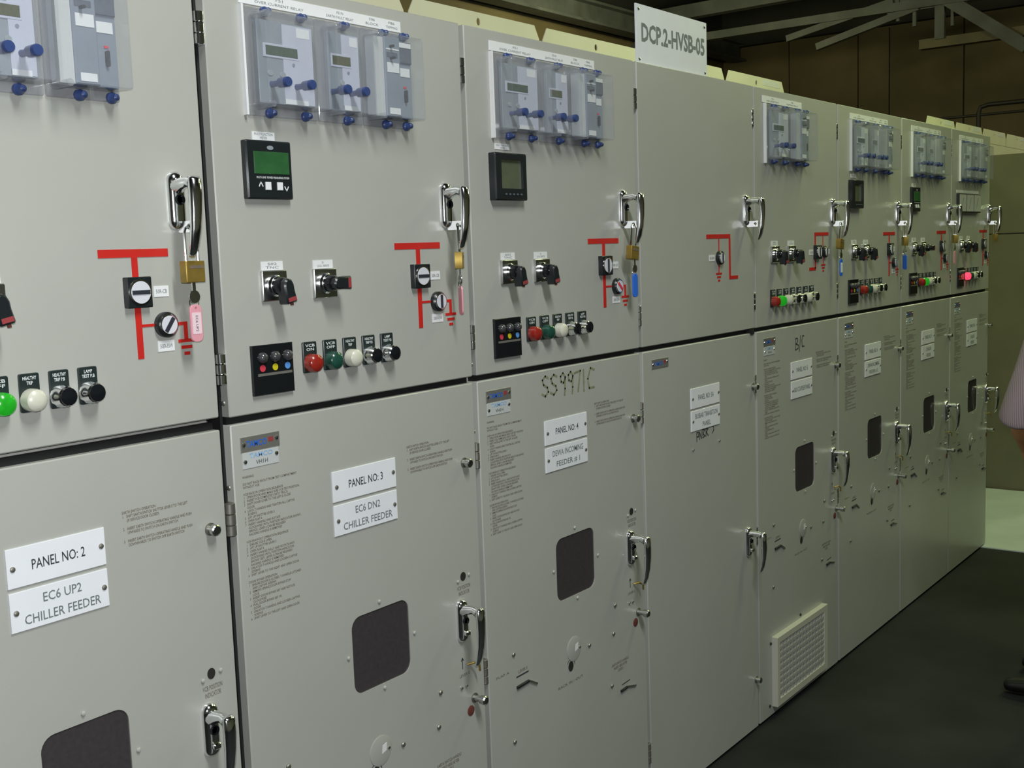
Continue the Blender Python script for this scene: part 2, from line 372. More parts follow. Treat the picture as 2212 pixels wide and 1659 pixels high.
# ------------------------------------------------------------------ switchgear panels
XP = {2: -0.745, 3: 0.0, 4: 0.737, 5: 1.5045, 6: 2.2667, 7: 3.0153, 8: 3.7605, 9: 4.4932, 10: 5.184}
AFF = {2: (0.0574, 0.926), 3: (0, 1), 4: (0.0095, 1.03), 5: (0.03, 1.02), 6: (0.036, 1.005), 7: (0.044, 0.985), 8: (0.044, 0.97), 9: (0.048, 0.95)}
GAP = {2: 0.024, 3: 0.016, 4: 0.016, 5: 0.013, 6: 0.013, 7: 0.012, 8: 0.011, 9: 0.004}
ZUB, ZLT, TOP = 1.4355, 1.4206, 2.25
LBL = {2: 'cream switchgear cabinet with the plate PANEL NO: 2, EC6 UP2 CHILLER FEEDER',
       3: 'cream switchgear cabinet with the plate PANEL NO: 3, EC6 DN2 CHILLER FEEDER',
       4: 'cream switchgear cabinet with the plate PANEL NO: 4 and green writing SS 9971C',
       5: 'cream switchgear cabinet with blank upper door, under the white DCP.2-HVSB-05 sign',
       6: 'cream switchgear cabinet marked B/C with a vent grille low on its door',
       7: 'cream switchgear cabinet next to the one marked B/C, no vent grille',
       8: 'cream switchgear cabinet between the last one and the second after the vent grille',
       9: 'last cream switchgear cabinet of the row, with three slim meters side by side'}
PLT = {2: ('PANEL NO: 2', 'EC6 UP2\nCHILLER FEEDER'), 3: ('PANEL NO: 3', 'EC6 DN2\nCHILLER FEEDER'), 4: ('PANEL NO: 4', 'DEWA INCOMING\nFEEDER # 1'),
       5: ('PANEL NO: 5A', 'BUSBAR TRANSITION\nPANEL'), 6: ('PANEL NO: 5', 'BUS COUPLER PANEL'), 7: ('PANEL NO: 6', 'DEWA INCOMING\nFEEDER # 2'),
       8: ('PANEL NO: 7', 'CHILLER\nFEEDER'), 9: ('PANEL NO: 8', 'CHILLER\nFEEDER')}
INSTR = ('WARNING\n\nDO NOT RACK IN/OUT FROM TEST COMPARTMENT\nWITHOUT VCB\n\nVCB RACK IN OPERATION SEQUENCE\n1   OPEN DOOR AND MAKE SURE VCB TEST POSITION\n2   INSERT VCB COMPLETELY INTO TRUCK\n'
         '3   SHIFT DOOR LEVER TO THE LEFT & CLOSE\n     DOOR\n4   LOCK T-HANDLE AND TIGHTEN ALL CAPTIVE\n     SCREWS\n5   LIFT UP SHUTTER LEVER S\n6   OPEN FLAP A\n7   INSERT HANDLE AND ROTATE\n     CLOCKWISE UNTIL POSITION INDICATOR SHOWS\n     SERVICE. LEVER S CAN BE RELEASED\n     RACKING HANDLE IS REMOVED\n\n'
         'VCB DRAWOUT OPERATION SEQUENCE\n1   ENSURE VCB IS OPEN\n2   LIFT UP SHUTTER LEVER S\n3   OPEN FLAP A\n4   INSERT HANDLE FULLY AND ROTATE ANTI\n     CLOCKWISE UNTIL POSITION INDICATOR\n     SHOWS TEST. LEVER S CAN BE RELEASED\n     RACKING HANDLE IS REMOVED\n5   UNLATCH T-HANDLE AND LOOSEN CAPTIVE\n     SCREWS\n6   SHIFT LEVER TO THE RIGHT AND OPEN DOOR\n\n'
         'DOOR BYPASS OPERATION\n1   ENSURE DOOR IS CLOSED, T-HANDLE LATCHED\n     AND CAPTIVE SCREWS\n2   REMOVE SPRING DOOR BYPASS STOP\n     LOCK\n3   INSERT DOOR BYPASS KEY AND ROTATE\n     CLOCKWISE\n4   PULL DOOR BYPASS KEY IN\n     DOOR\n5   UNLATCH T-HANDLE AND LOOSEN CAPTIVE\n     SCREWS\n6   SHIFT LEVER TO THE LEFT AND OPEN DOOR')
EARTH = ('EARTH SWITCH OPERATION\n1.   SHIFT EARTH SWITCH SHUTTER LEVER E TO THE LEFT\n      (IF SERVICE DOOR CLOSED)\n\n2.   INSERT EARTH SWITCH OPERATING HANDLE AND PUSH\n      UPWARDS TO SWITCH ON EARTH SWITCH\n\n3.   INSERT EARTH SWITCH OPERATING HANDLE AND PUSH\n      DOWNWARDS TO SWITCH OFF EARTH SWITCH')

def bolt(par, x, z, r=0.006, mt='dull_steel', name='bolt', h=0.005):
    return inst(('bolt', r, h), lambda m_: m_.lathe([(r*0.95, 0), (r, h*0.4), (r*0.75, h*0.85), (r*0.3, h)], n=10), name, mt, par, (x, -0.0005, z))

def relay_set(R, fx, units):
    """protection relays under clear covers; units: list of (kind, x0, x1)"""
    e0 = fx(units[0][1]); one('edge_strip', MB().box(e0-0.006, e0-0.001, -0.010, 0, 1.998, 2.2), 'white_label', R)
    for kind, a, c in units:
        x0, x1 = fx(a), fx(c); z0, z1 = 1.998, 2.198; cx = (x0+x1)/2
        root = one('relay_unit', MB().prism(rrect(x0+0.001, x1-0.001, z0, z1, 0.004, 2), -0.006, -0.0005, ch=0.001), 'poly_flange', R, label='clear flange of relay cover')
        ix0, ix1, iz0, iz1 = x0+0.012, x1-0.006, z0+0.016, z1-0.014; d = -0.052
        if kind == 'T': ix0 = x0+0.004
        cov = MB(); t = 0.0016
        ol = rrect(ix0, ix1, iz0, iz1, 0.006, 3); il = rrect(ix0+0.002, ix1-0.002, iz0+0.002, iz1-0.002, 0.005, 3); n_ = len(ol)
        cov.add([(x, d-0.002, z) for x, z in il]+[(x, d, z) for x, z in ol]+[(x, -0.006, z) for x, z in ol],
                [tuple(range(n_))]+[(i, (i+1) % n_, n_+(i+1) % n_, n_+i) for i in range(n_)]+[(n_+i, n_+(i+1) % n_, 2*n_+(i+1) % n_, 2*n_+i) for i in range(n_)])
        one('cover', cov, 'polycarbonate', root, smooth=30)
        # knurled blue screws of the cover
        kx = {'A': (x0+0.28*(x1-x0), x0+0.79*(x1-x0)), 'B': (x0+0.6*(x1-x0),), 'T': (x0+0.42*(x1-x0), x0+0.86*(x1-x0)), 'S': (x0+0.42*(x1-x0), x0+0.86*(x1-x0))}[kind]
        for x in kx:
            for z in (z1-0.006, z0+0.006):
                inst('cknob', lambda m_: m_.lathe([(0.0095, 0), (0.0095, 0.006), (0.0075, 0.008), (0.0055, 0.018), (0.002, 0.021)], n=12), 'cover_screw', 'blue_plastic', root, (x, -0.006, z))
        # moulded corner pillars
        for (px, pz) in ((ix0+0.012, iz1-0.002), (ix0+0.012, iz0+0.002)):
            inst('pillar', lambda m_: m_.lathe([(0.007, 0), (0.006, 0.03), (0.006, 0.046)], n=10), 'cover_pillar', 'polycarbonate', root, (px, -0.006, pz))
        if kind in 'AB':
            rx0, rx1, rz0, rz1 = ix0+0.012, ix1-0.008, iz0+0.008, iz1-0.008; W = rx1-rx0; fy = -0.014
            body = one('relay_face', MB().prism(rrect(rx0, rx1, rz0, rz1, 0.003, 2), fy, -0.006, ch=0.001), 'relay_grey', root)
            lx = rx0+W*0.44
            one('light_panel', MB().prism(rect(lx, rx1-0.002, rz0+0.003, rz1-0.003), fy-0.0012, fy), 'relay_light', root)
            one('lcd', MB().prism(rect(rx0+W*0.13, rx0+W*0.70, rz1-0.064, rz1-0.046), fy-0.003, fy, ch=0.0008), 'lcd_green' if kind == 'A' else 'lcd_olive', root)
            one('lcd_bezel', MB().prism(rect(rx0+W*0.09, rx0+W*0.73, rz1-0.068, rz1-0.042), fy-0.002, fy, ch=0.0006), 'relay_light', root)
            for ox, oz in ((0.2, -0.097), (0.42, -0.098)) if kind == 'A' else ((0.42, -0.098),):
                one('key_button', MB().prism(circ(rx0+W*ox, rz1+oz, 0.0075 if kind == 'A' else 0.006, 16, 0.0055), fy-0.002, fy, ch=0.0006), 'grey_oval', root)
            one('key_lock', MB().prism(circ(rx0+W*0.62, rz1-0.077, 0.0032, 10), fy-0.0025, fy-0.0012), 'relay_mid', root)
            one('rating_label', MB().prism(rect(rx0+W*0.44, rx0+W*0.86, rz0+0.002, rz0+0.011), fy-0.002, fy), 'white_label', root)
            one('data_label', MB().prism(rect(rx0+W*0.70, rx0+W*0.94, rz1-0.024, rz1-0.006), fy-0.0016, fy), 'white_label', root)
            for ox in ((0.22, 0.66) if kind == 'A' else (0.10, 0.68)):
                px = rx0+W*ox; pz = rz0+0.036
                inst('pushrod', lambda m_: m_.lathe([(0.0065, 0), (0.0055, 0.004), (0.0055, 0.02), (0.009, 0.022), (0.0095, 0.045), (0.0085, 0.0475)], n=14), 'reset_rod', 'blue_plastic', root, (px, fy, pz))
        else:
            W = ix1-ix0
            tb0, tb1 = ix0+W*0.27, ix0+W*0.62
            one('frosted_wall', MB().box(ix0+W*0.06, tb0, -0.030, -0.006, iz0+0.004, iz1-0.004), 'frosted', root)
            blk = one('test_block', MB().prism(rect(tb0, tb1, iz0+0.004, iz1-0.002), -0.034, -0.006, ch=0.002), 'relay_mid', root)
            for a0, a1, c0, c1, mt_ in ((0.12, 0.88, iz1-0.075, iz1-0.055, 'white_label'), (0.18, 0.86, iz0+0.009, iz0+0.022, 'white_label'), (0.1, 0.9, iz1-0.029, iz1-0.026, 'white_label'), (0.12, 0.8, iz1-0.044, iz1-0.034, 'relay_dark')):
                one('block_label', MB().prism(rect(tb0+(tb1-tb0)*a0, tb0+(tb1-tb0)*a1, c0, c1), -0.0350, -0.034), mt_, root)
            one('block_stud', MB().lathe([(0.003, 0), (0.003, 0.012)], ((tb0+tb1)/2-0.006, -0.034, iz1-0.046), n=10), 'bar_dark', root)
            one('block_stud', MB().lathe([(0.003, 0), (0.003, 0.010)], ((tb0+tb1)/2-0.006, -0.034, iz1-0.022), n=10), 'bar_dark', root)
            d0, d1 = tb1+0.003, ix1-0.004
            one('trip_relay', MB().prism(rect(d0, d1, iz0+0.004, iz1-0.004), -0.020, -0.006, ch=0.001), 'relay_mid', root)
            one('relay_cap', MB().prism(rect(d0, d1-0.001, iz1-0.05, iz1-0.006), -0.024, -0.020, ch=0.001), 'relay_dark', root)
            one('flag_label', MB().prism(rect(d0+0.003, d1-0.004, iz1-0.018, iz1-0.008), -0.0252, -0.024), 'white_label', root)
            one('flag_label', MB().prism(rect(d0+0.002, d1-0.006, iz1-0.078, iz1-0.060), -0.0212, -0.020), 'white_label', root)
            one('flag_lever', MB().prism(rrect((d0+d1)/2-0.003, (d0+d1)/2+0.003, iz0+0.038, iz0+0.064, 0.0028, 3), -0.026, -0.020), 'bar_dark', root)
            one('flag_mark', MB().prism(rect((d0+d1)/2-0.004, (d0+d1)/2+0.004, iz0+0.068, iz0+0.072), -0.0215, -0.020), 'dot_red', root)

def strip_label(R, fx, a, c, names):
    x0, x1 = fx(a), fx(c)
    s = one('designation_strip', MB().prism(rect(x0, x1, 2.2025, 2.2255), -0.002, 0, ch=0.0004), 'white_label', R, label='white engraved label strip above the relays')
    n = len(names)
    for t0, t1, l1, l2 in names:
        c0, c1 = x0+(x1-x0)*t0, x0+(x1-x0)*t1; m_ = (c0+c1)/2; hw = (c1-c0)/2
        text(l1, m_-0.009, m_+0.009, 2.2165, 2.2215, -0.0023, 'ink_grey', s)
        text(l2, m_-hw*0.62, m_+hw*0.62, 2.2075, 2.2125, -0.0023, 'ink_grey', s)

def meter_green(R, fx):
    x0, x1 = fx(0.066), fx(0.185)-0.007; z0, z1 = 1.842, 1.952; W = x1-x0
    root = one('power_meter', MB().prism(rrect(x0, x1, z0, z1, 0.003, 2), -0.014, 0, ch=0.003), 'black_plastic', R, label='black multifunction meter with green screen')
    one('screen', MB().prism(rect(x0+W*0.15, x1-W*0.08, z0+0.047, z1-0.021), -0.0155, -0.014, ch=0.0007), 'screen_green', root)
    one('logo_plate', MB().prism(circ((x0+x1)/2+W*0.02, z1-0.0135, 0.008, 16, 0.004), -0.0148, -0.014), 'relay_grey', root)
    text('MULTI-LINE  POWER MEASURING SYSTEM', x0+W*0.19, x1-W*0.09, z0+0.0385, z0+0.0425, -0.0145, 'ink_white', root, bold=0.01)
    for cx in (0.43, 0.69): one('button', MB().prism(rect(x0+W*(cx-0.06), x0+W*(cx+0.06), z0+0.017, z0+0.032), -0.0165, -0.014, ch=0.0006), 'white_label', root)
    stroke('arrow_mark', [[(x0+W*0.235, z0+0.024), (x0+W*0.275, z0+0.032), (x0+W*0.315, z0+0.024)]], 0.0022, -0.0146, 'ink_white', root)
    stroke('arrow_mark', [[(x0+W*0.80, z0+0.024), (x0+W*0.84, z0+0.016), (x0+W*0.88, z0+0.024)]], 0.0022, -0.0146, 'ink_white', root)
    ml = one('meter_label', MB().prism(rect(x0+W*0.245, x0+W*0.735, 1.9535, 1.9690), -0.0015, 0), 'white_label', R)
    text('MULTI FUNCTION\nMETER', x0+W*0.29, x0+W*0.69, 1.9555, 1.9672, -0.0018, 'ink_grey', ml)
def meter_grey(R, fx):
    x0, x1 = fx(0.064), fx(0.199)-0.012; z0, z1 = 1.850, 1.963; W = x1-x0
    fr = MB().prism(rrect(x0, x1, z0, z1, 0.003, 2), -0.020, 0, holes=[rect(x0+W*0.19, x1-W*0.13, z0+0.028, z1-0.016)[::-1]], ch=0.003)
    root = one('power_meter', fr, 'black_plastic', R, label='black meter with grey green screen')
    one('screen', MB().prism(rect(x0+W*0.19, x1-W*0.13, z0+0.028, z1-0.016), -0.013, -0.001), 'screen_grey', root)
    for k_ in range(5): one('soft_key', MB().prism(rrect(x0+W*(0.28+k_*0.12), x0+W*(0.28+k_*0.12)+0.007, z0+0.0125, z0+0.0165, 0.0015, 2), -0.0212, -0.020), 'relay_dark', root)
    ml = one('meter_label', MB().prism(rect(x0+W*0.2, x0+W*0.65, 1.972, 1.986), -0.0015, 0), 'white_label', R)
    text('MULTI FUNCTION\nMETER', x0+W*0.24, x0+W*0.61, 1.974, 1.984, -0.0018, 'ink_grey', ml)
def meter_triple(R, fx):
    x0, x1 = 0.081, 0.468; z0, z1 = 1.842, 1.936
    ml = one('meter_label', MB().prism(rect(x0, x1, 1.940, 1.954), -0.0015, 0), 'white_label', R)
    for k_ in range(3):
        a = x0+k_*(x1-x0)/3+0.002; c = a+(x1-x0)/3-0.004
        root = one('analogue_meter', MB().prism(rect(a, c, z0, z1), -0.014, 0, ch=0.001), 'black_plastic', R, label='slim meter with pale scale')
        one('scale_face', MB().prism(rect(a+0.010, c-0.003, z0+0.006, z1-0.004), -0.0155, -0.014), 'clear_plate', root)
        one('needle', MB().prism([(a+0.04, z0+0.02), (a+0.042, z0+0.02), (a+0.072, z1-0.02), (a+0.070, z1-0.018)], -0.0162, -0.0155), 'bar_dark', root)

def selector(R, cx, cz, s, ang, txt):
    hw, hh = 0.031*s, 0.029
    root = one('selector_switch', MB().prism(rrect(cx-hw, cx+hw, cz-hh, cz+hh, 0.002, 2), -0.007, 0, ch=0.0012), 'steel', R, label='steel plate rotary switch with black grip')
    tg = one('switch_label', MB().prism(rect(cx-hw*0.9, cx+hw*0.85, cz+hh+0.001, cz+hh+0.018), -0.0015, 0), 'white_label', R)
    text(txt, cx-hw*0.55, cx+hw*0.5, cz+hh+0.004, cz+hh+0.0155, -0.0018, 'ink_grey', tg)
    inst('selcollar', lambda m_: m_.lathe([(0.021, 0), (0.021, 0.004), (0.018, 0.008), (0.018, 0.010)], n=24), 'collar', 'chrome', root, (cx, -0.007, cz))
    inst('selknob', lambda m_: m_.lathe([(0.0165, 0), (0.0165, 0.014), (0.013, 0.019), (0.006, 0.021)], n=20), 'knob', 'black_gloss', root, (cx, -0.016, cz))
    g = MB().prism([(-0.0135, -0.031), (-0.011, -0.034), (0.011, -0.034), (0.0135, -0.031), (0.012, -0.012), (0.0125, 0.0), (0.009, 0.010), (0, 0.014), (-0.009, 0.010), (-0.0125, 0.0), (-0.012, -0.012)], -0.048, -0.024, ch=0.003)
    ca, sa = math.cos(ang), math.sin(ang)
    g.v = [(x*ca-z*sa+cx, y, x*sa+z*ca+cz) for x, y, z in g.v]
    one('grip', g, 'black_plastic', root)
    def rot(pts): return [(x*ca-z*sa+cx, x*sa+z*ca+cz) for x, z in pts]
    one('pointer', MB().prism(rot([(-0.010, -0.0305), (0.010, -0.0305), (0.010, -0.0225), (-0.010, -0.0225)]), -0.0486, -0.048), 'ink_red', root)
    one('grip_pin', MB().bar((cx+0.006*ca+0.034*sa, -0.036, cz+0.006*sa-0.034*ca), (cx+0.006*ca+0.040*sa, -0.036, cz+0.006*sa-0.040*ca), 0.005, 0.005), 'rust_red', root)

def dial(R, kind, cx, cz, s, ang, label, bar_mt='bar_dark', side=1):
    if kind == 'sq':
        h = 0.0265; root = one('breaker_indicator', MB().prism(rrect(cx-h*1.0*s, cx+h*1.0*s, cz-h, cz+h, 0.002, 2), -0.013, 0, ch=0.0015), 'black_plastic', R, label='square black breaker position dial'); r = 0.0205; y = -0.013
    else:
        root = one('earth_switch_indicator', MB().lathe([(0.0225, 0), (0.0225, 0.009), (0.020, 0.012)], (cx, 0, cz), n=28), 'black_plastic', R, label='round black earth switch dial'); r = 0.017; y = -0.012
    one('dial_ring', MB().lathe([(r+0.002, 0), (r+0.002, 0.0015), (r, 0.002)], (cx, y, cz), n=28), 'chrome', root)
    one('dial_face', MB().lathe([(r*0.94, 0), (r*0.94, 0.0026)], (cx, y, cz), n=28), 'dial_white', root)
    ca, sa = math.cos(ang), math.sin(ang); L, t = r*0.86, 0.0036
    one('dial_bar', MB().prism([(x*ca-z*sa+cx, x*sa+z*ca+cz) for x, z in ((-L, -t), (L, -t), (L, t), (-L, t))], y-0.0042, y-0.0026), bar_mt, root)
    if label:
        if kind == 'sq': q = (cx+0.0385*s, cx+0.0715*s, cz-0.010, cz+0.009)
        else: q = (cx-0.019*s, cx+0.018*s, cz-0.047, cz-0.028)
        if side < 0: q = (cx-0.068, cx-0.030, cz-0.010, cz+0.010)
        lb = one('dial_label', MB().prism(rect(*q), -0.0012, 0), 'white_label', R)
        text(label, q[0]+0.004, q[1]-0.004, q[2]+0.006, q[3]-0.006, -0.0016, 'ink_grey', lb)

def mimic(R, fx, pn):
    def st(root, a, c, z0, z1, name='mimic_strip'):
        return one(name, MB().prism(rect(a, c, z0, z1), -0.0012, 0), 'tape_red', root)
    if pn == 5:
        m_ = st(R, 0.407, 0.573, 1.745, 1.7585, 'mimic_diagram'); st(m_, 0.563, 0.574, 1.611, 1.745); st(m_, 0.574, 0.627, 1.611, 1.622)
        st(m_, 0.489, 0.494, 1.705, 1.745); st(m_, 0.488, 0.493, 1.636, 1.662)
        for hw, z in ((0.020, 1.632), (0.013, 1.621), (0.007, 1.610)): st(m_, 0.4905-hw, 0.4905+hw, z-0.003, z+0.003)
        dial(R, 'rd', 0.492, 1.683, 1, PI/2, 'B5-ESW', side=-1); return
    if pn == 6:
        m_ = st(R, 0.511, 0.647, 1.7455, 1.758, 'mimic_diagram'); st(m_, 0.512, 0.523, 1.712, 1.7455); st(m_, 0.513, 0.523, 1.622, 1.657); st(m_, 0.461, 0.523, 1.616, 1.6275)
        st(m_, 0.590, 0.595, 1.706, 1.7455); st(m_, 0.593, 0.598, 1.638, 1.662)
        for hw, z in ((0.020, 1.634), (0.013, 1.623), (0.007, 1.612)): st(m_, 0.5955-hw, 0.5955+hw, z-0.003, z+0.003)
        dial(R, 'sq', 0.529, 1.684, 1, PI/2, '5-CB', side=-1); dial(R, 'rd', 0.603, 1.684, 1, PI/2, '')
        one('dial_label', MB().prism(rect(0.632, 0.660, 1.674, 1.694), -0.0012, 0), 'white_label', R); return
    x = fx(0.546); s = AFF[pn][1]
    m_ = st(R, fx(0.471), fx(0.621), 1.7395, 1.7535, 'mimic_diagram'); st(m_, x-0.0065*s, x+0.0065*s, 1.564, 1.7395)
    ex = fx(0.611); st(m_, x+0.0065, ex-0.015, 1.6185, 1.6235); gx = fx(0.650)
    st(m_, ex+0.015, gx+0.004, 1.6165, 1.6225); st(m_, gx-0.004, gx+0.004, 1.591, 1.6165)
    for hw, z in ((0.0185, 1.5885), (0.0125, 1.577), (0.0065, 1.5655)): st(m_, gx-hw*s, gx+hw*s, z-0.003, z+0.003)
    dial(R, 'sq', fx(0.5525)-0.007, 1.6795, s, {2: 0, 3: 0}.get(pn, PI/2), '50R-CB')
    dial(R, 'rd', ex-0.007, 1.620, s, {2: 0.95, 3: PI/2, 4: 2.4}.get(pn, PI/2), '50ER-ESW', 'dot_red' if pn == 4 else 'bar_dark')

def volt_ind(R, fx):
    x0, x1 = fx(0.057), fx(0.158); z0, z1 = 1.469, 1.5655; W = x1-x0
    root = one('voltage_indicator', MB().prism(rect(x0, x1, z0, z1), -0.008, 0, ch=0.001), 'black_gloss', R, label='black voltage presence unit with three dots')
    for k_, mt_ in enumerate(('dot_red', 'dot_yellow', 'dot_blue')):
        cx = x0+W*(0.22+0.31*k_)
        inst('vlamp', lambda m_: m_.lathe([(0.0105, 0), (0.0105, 0.004), (0.009, 0.008), (0.005, 0.011), (0.001, 0.012)], n=16), 'neon_lamp', 'smoke_lens', root, (cx, -0.008, z1-0.024))
        one('phase_dot', MB().lathe([(0.0068, 0), (0.0068, 0.0008)], (cx, -0.008, z1-0.0445), n=16), mt_, root)
    one('text_band', MB().prism(rect(x0+W*0.1, x1-W*0.05, z1-0.0595, z1-0.0545), -0.0085, -0.008), 'alu_plate', root)

def lampbtn(R, cx, s, kind, l1, zc=1.530):
    hw = 0.0185*s; z0, z1 = 1.4995, 1.5615
    root = one('push_button' if kind == 'pb' else 'indicator_lamp', MB().prism(rrect(cx-hw, cx+hw, z0, z1, 0.003, 3), -0.0045, 0, ch=0.001), 'tag_black', R)
    if l1: text(l1, cx-hw*0.68, cx+hw*0.68, 1.5435, 1.5570, -0.0048, 'ink_white', root, bold=0.012)
    lz = 1.5190
    if kind == 'pb':
        inst('pbcol', lambda m_: m_.lathe([(0.0195, 0), (0.0195, 0.006), (0.0175, 0.010), (0.0165, 0.020), (0.0145, 0.022)], n=12), 'collar', 'chrome', root, (cx, -0.0045, lz))
        inst('pbcap', lambda m_: m_.lathe([(0.0145, 0), (0.0145, 0.003), (0.0125, 0.004)], n=20), 'cap', 'black_gloss', root, (cx, -0.0260, lz))
    else:
        inst('lens', lambda m_: m_.lathe([(0.0185, 0), (0.0185, 0.012), (0.0172, 0.019), (0.013, 0.023), (0.006, 0.0245), (0.001, 0.025)], n=24), 'lens', kind, root, (cx, -0.0045, lz))

def nameplates(R, fx, both=True):
    x0, x1 = fx(0.020), fx(0.116); W = x1-x0
    p1 = one('maker_plate', MB().prism(rect(x0, x1, 1.3655, 1.394), -0.0018, 0, ch=0.0004), 'alu_plate', R, label='grey metal plate with blue lettering')
    text('TAMCO', x0+W*0.14, x0+W*0.66, 1.3735, 1.386, -0.0021, 'ink_blue', p1, bold=0.02)
    one('red_mark', MB().prism(rect(x0+W*0.70, x0+W*0.83, 1.3775, 1.3865), -0.0022, -0.0018), 'ink_red', p1)
    for sx, sz in ((0.07, 1.3795), (0.92, 1.3825)): inst('npscrew', lambda m_: m_.lathe([(0.0045, 0), (0.0035, 0.002), (0.001, 0.003)], n=10), 'screw', 'steel', p1, (x0+W*sx, -0.0018, sz))
    if both:
        p2 = one('type_plate', MB().prism(rect(x0+0.003, x1-0.004, 1.333, 1.364), -0.0014, 0, ch=0.0003), 'clear_plate', R, label='pale type plate with light blue lettering')
        text('TAMCO', x0+W*0.2, x0+W*0.80, 1.352, 1.3615, -0.0018, 'ink_pale_blue', p2, bold=0.02)
        text('VH1H', x0+W*0.36, x0+W*0.66, 1.3385, 1.3465, -0.0018, 'ink', p2)
        for sx, sz in ((0.09, 1.3465), (0.90, 1.352)): inst('npscrew', None, 'screw', 'steel', p2, (x0+W*sx, -0.0014, sz))

def plates(R, fx, pn):
    x0, x1 = fx(0.2495), fx(0.4390); W = x1-x0; zz = {5: -0.008}.get(pn, 0.0)
    for (z0, z1), s in (((1.2235, 1.2875), PLT[pn][0]), ((1.1515, 1.2160), PLT[pn][1])):
        z0 += zz; z1 += zz
        p = one('designation_plate', MB().prism(rect(x0, x1, z0, z1), -0.003, 0, ch=0.0005), 'white_plate', R, label='white engraved plate')
        ln = s.split('\n')
        if len(ln) == 1:
            hw = 0.27 if len(s) < 13 else 0.38
            text(s, x0+W*(0.51-hw), x0+W*(0.51+hw), (z0+z1)/2-0.0085, (z0+z1)/2+0.0085, -0.0034, 'ink_grey' if pn > 4 else 'ink', p, bold=0.006)
        else:
            for l, cz in zip(ln, (z1-0.0185, z0+0.0165)):
                hw = min(0.39, 0.028*len(l)); text(l, x0+W*(0.52-hw), x0+W*(0.52+hw), cz-0.0078, cz+0.0078, -0.0034, 'ink_grey', p, bold=0.006)
        for sx, sz in ((0.055, (z0+z1)/2-0.001), (0.955, (z0+z1)/2+0.001)):
            inst('plscrew', lambda m_: m_.lathe([(0.0048, 0), (0.0042, 0.0018), (0.002, 0.003)], n=12), 'screw', 'dull_steel', p, (x0+W*sx, -0.003, sz))

def handle(R, x, zc, hasp, up_=True):
    """chrome swing handle: escutcheon, neck, hanging lever"""
    esc = MB(); rings = []
    for ins, yy in ((0, 0), (0, -0.004), (0.002, -0.008), (0.005, -0.011), (0.009, -0.013), (0.013, -0.014)):
        rings.append([(px, yy, pz) for px, pz in rrect(x-0.0175+ins, x+0.0175-ins, zc-0.052+ins, zc+0.052-ins, 0.0172-ins, 6)])
    nn = len(rings[0]); esc.add([p for r_ in rings for p in r_], [tuple(range((len(rings)-1)*nn, len(rings)*nn)), tuple(range(nn))[::-1]]+[(i*nn+j, (i*nn)+(j+1) % nn, (i+1)*nn+(j+1) % nn, (i+1)*nn+j) for i in range(len(rings)-1) for j in range(nn)])
    root = one('door_handle', esc, 'chrome', R, label='chrome swing handle')
    one('lock_barrel', MB().lathe([(0.010, 0), (0.009, 0.004), (0.008, 0.004), (0.006, 0.001)], (x, -0.013, zc+0.002), n=18), 'black_gloss', root)
    nz = zc+0.030
    neck = MB().tube([(x, -0.008, nz-0.004), (x, -0.022, nz), (x, -0.040, nz+0.002), (x-0.001, -0.052, nz-0.002)], [0.0155, 0.011, 0.0095, 0.011], 14)
    one('neck', neck, 'chrome', root)
    pts = [(x-0.002, -0.058, nz+0.010), (x-0.002, -0.060, nz+0.004), (x-0.003, -0.062, nz-0.02), (x-0.005, -0.063, nz-0.05), (x-0.007, -0.062, nz-0.08), (x-0.009, -0.058, nz-0.108), (x-0.010, -0.053, nz-0.124), (x-0.010, -0.049, nz-0.130)]
    rr = [(0.011, 0.006), (0.0135, 0.0085), (0.0135, 0.009), (0.0125, 0.0085), (0.011, 0.0075), (0.0095, 0.0065), (0.008, 0.005), (0.004, 0.003)]
    lv = MB(); n = 14; vs = []; fs = []
    for (px, py, pz), (a, c) in zip(pts, rr):
        for k_ in range(n):
            q = 2*PI*k_/n; vs.append((px+a*math.cos(q), py+c*math.sin(q), pz))
    for i in range(len(pts)-1):
        for k_ in range(n): k2 = (k_+1) % n; fs.append((i*n+k_, i*n+k2, (i+1)*n+k2, (i+1)*n+k_))
    fs.append(tuple(range(n))); fs.append(tuple((len(pts)-1)*n+k_ for k_ in range(n))); lv.add(vs, fs)
    one('lever', lv, 'chrome', root, smooth=60)
    if hasp:
        hs = MB(); hz = zc-0.046
        prof = rrect(-0.040, 0.0, hz-0.010, hz+0.010, 0.003, 3); hole = circ(-0.030, hz, 0.0055, 14)[::-1]
        hs.prism(prof, -0.0015, 0.0015, holes=[hole]); hs.v = [(x+v[1], v[0]-0.006, v[2]) for v in hs.v]
        one('hasp', hs, 'chrome', root)
    else:
        one('lock_tab', MB().prism(rrect(x-0.008, x+0.008, zc-0.034, zc-0.022, 0.003, 3), -0.022, -0.011, ch=0.002), 'chrome', root)
    return root

def hinge(R, z, h=0.055, mt='chrome', r=0.0065):
    for k_ in range(3):
        mb_ = MB().lathe([(r*0.9, 0), (r, 0.001), (r, h*0.31), (r*0.9, h*0.32)], (-r, 0.004, z-h/2+h*0.34*k_), 'z', 14)
        if k_ == 0: root = one('hinge', mb_, mt, R)
        else: one('barrel', mb_, mt, root)
    one('leaf', MB().box(-0.0025, -0.0002, 0.008, 0.026, z-h/2, z+h/2), 'dull_steel', root)

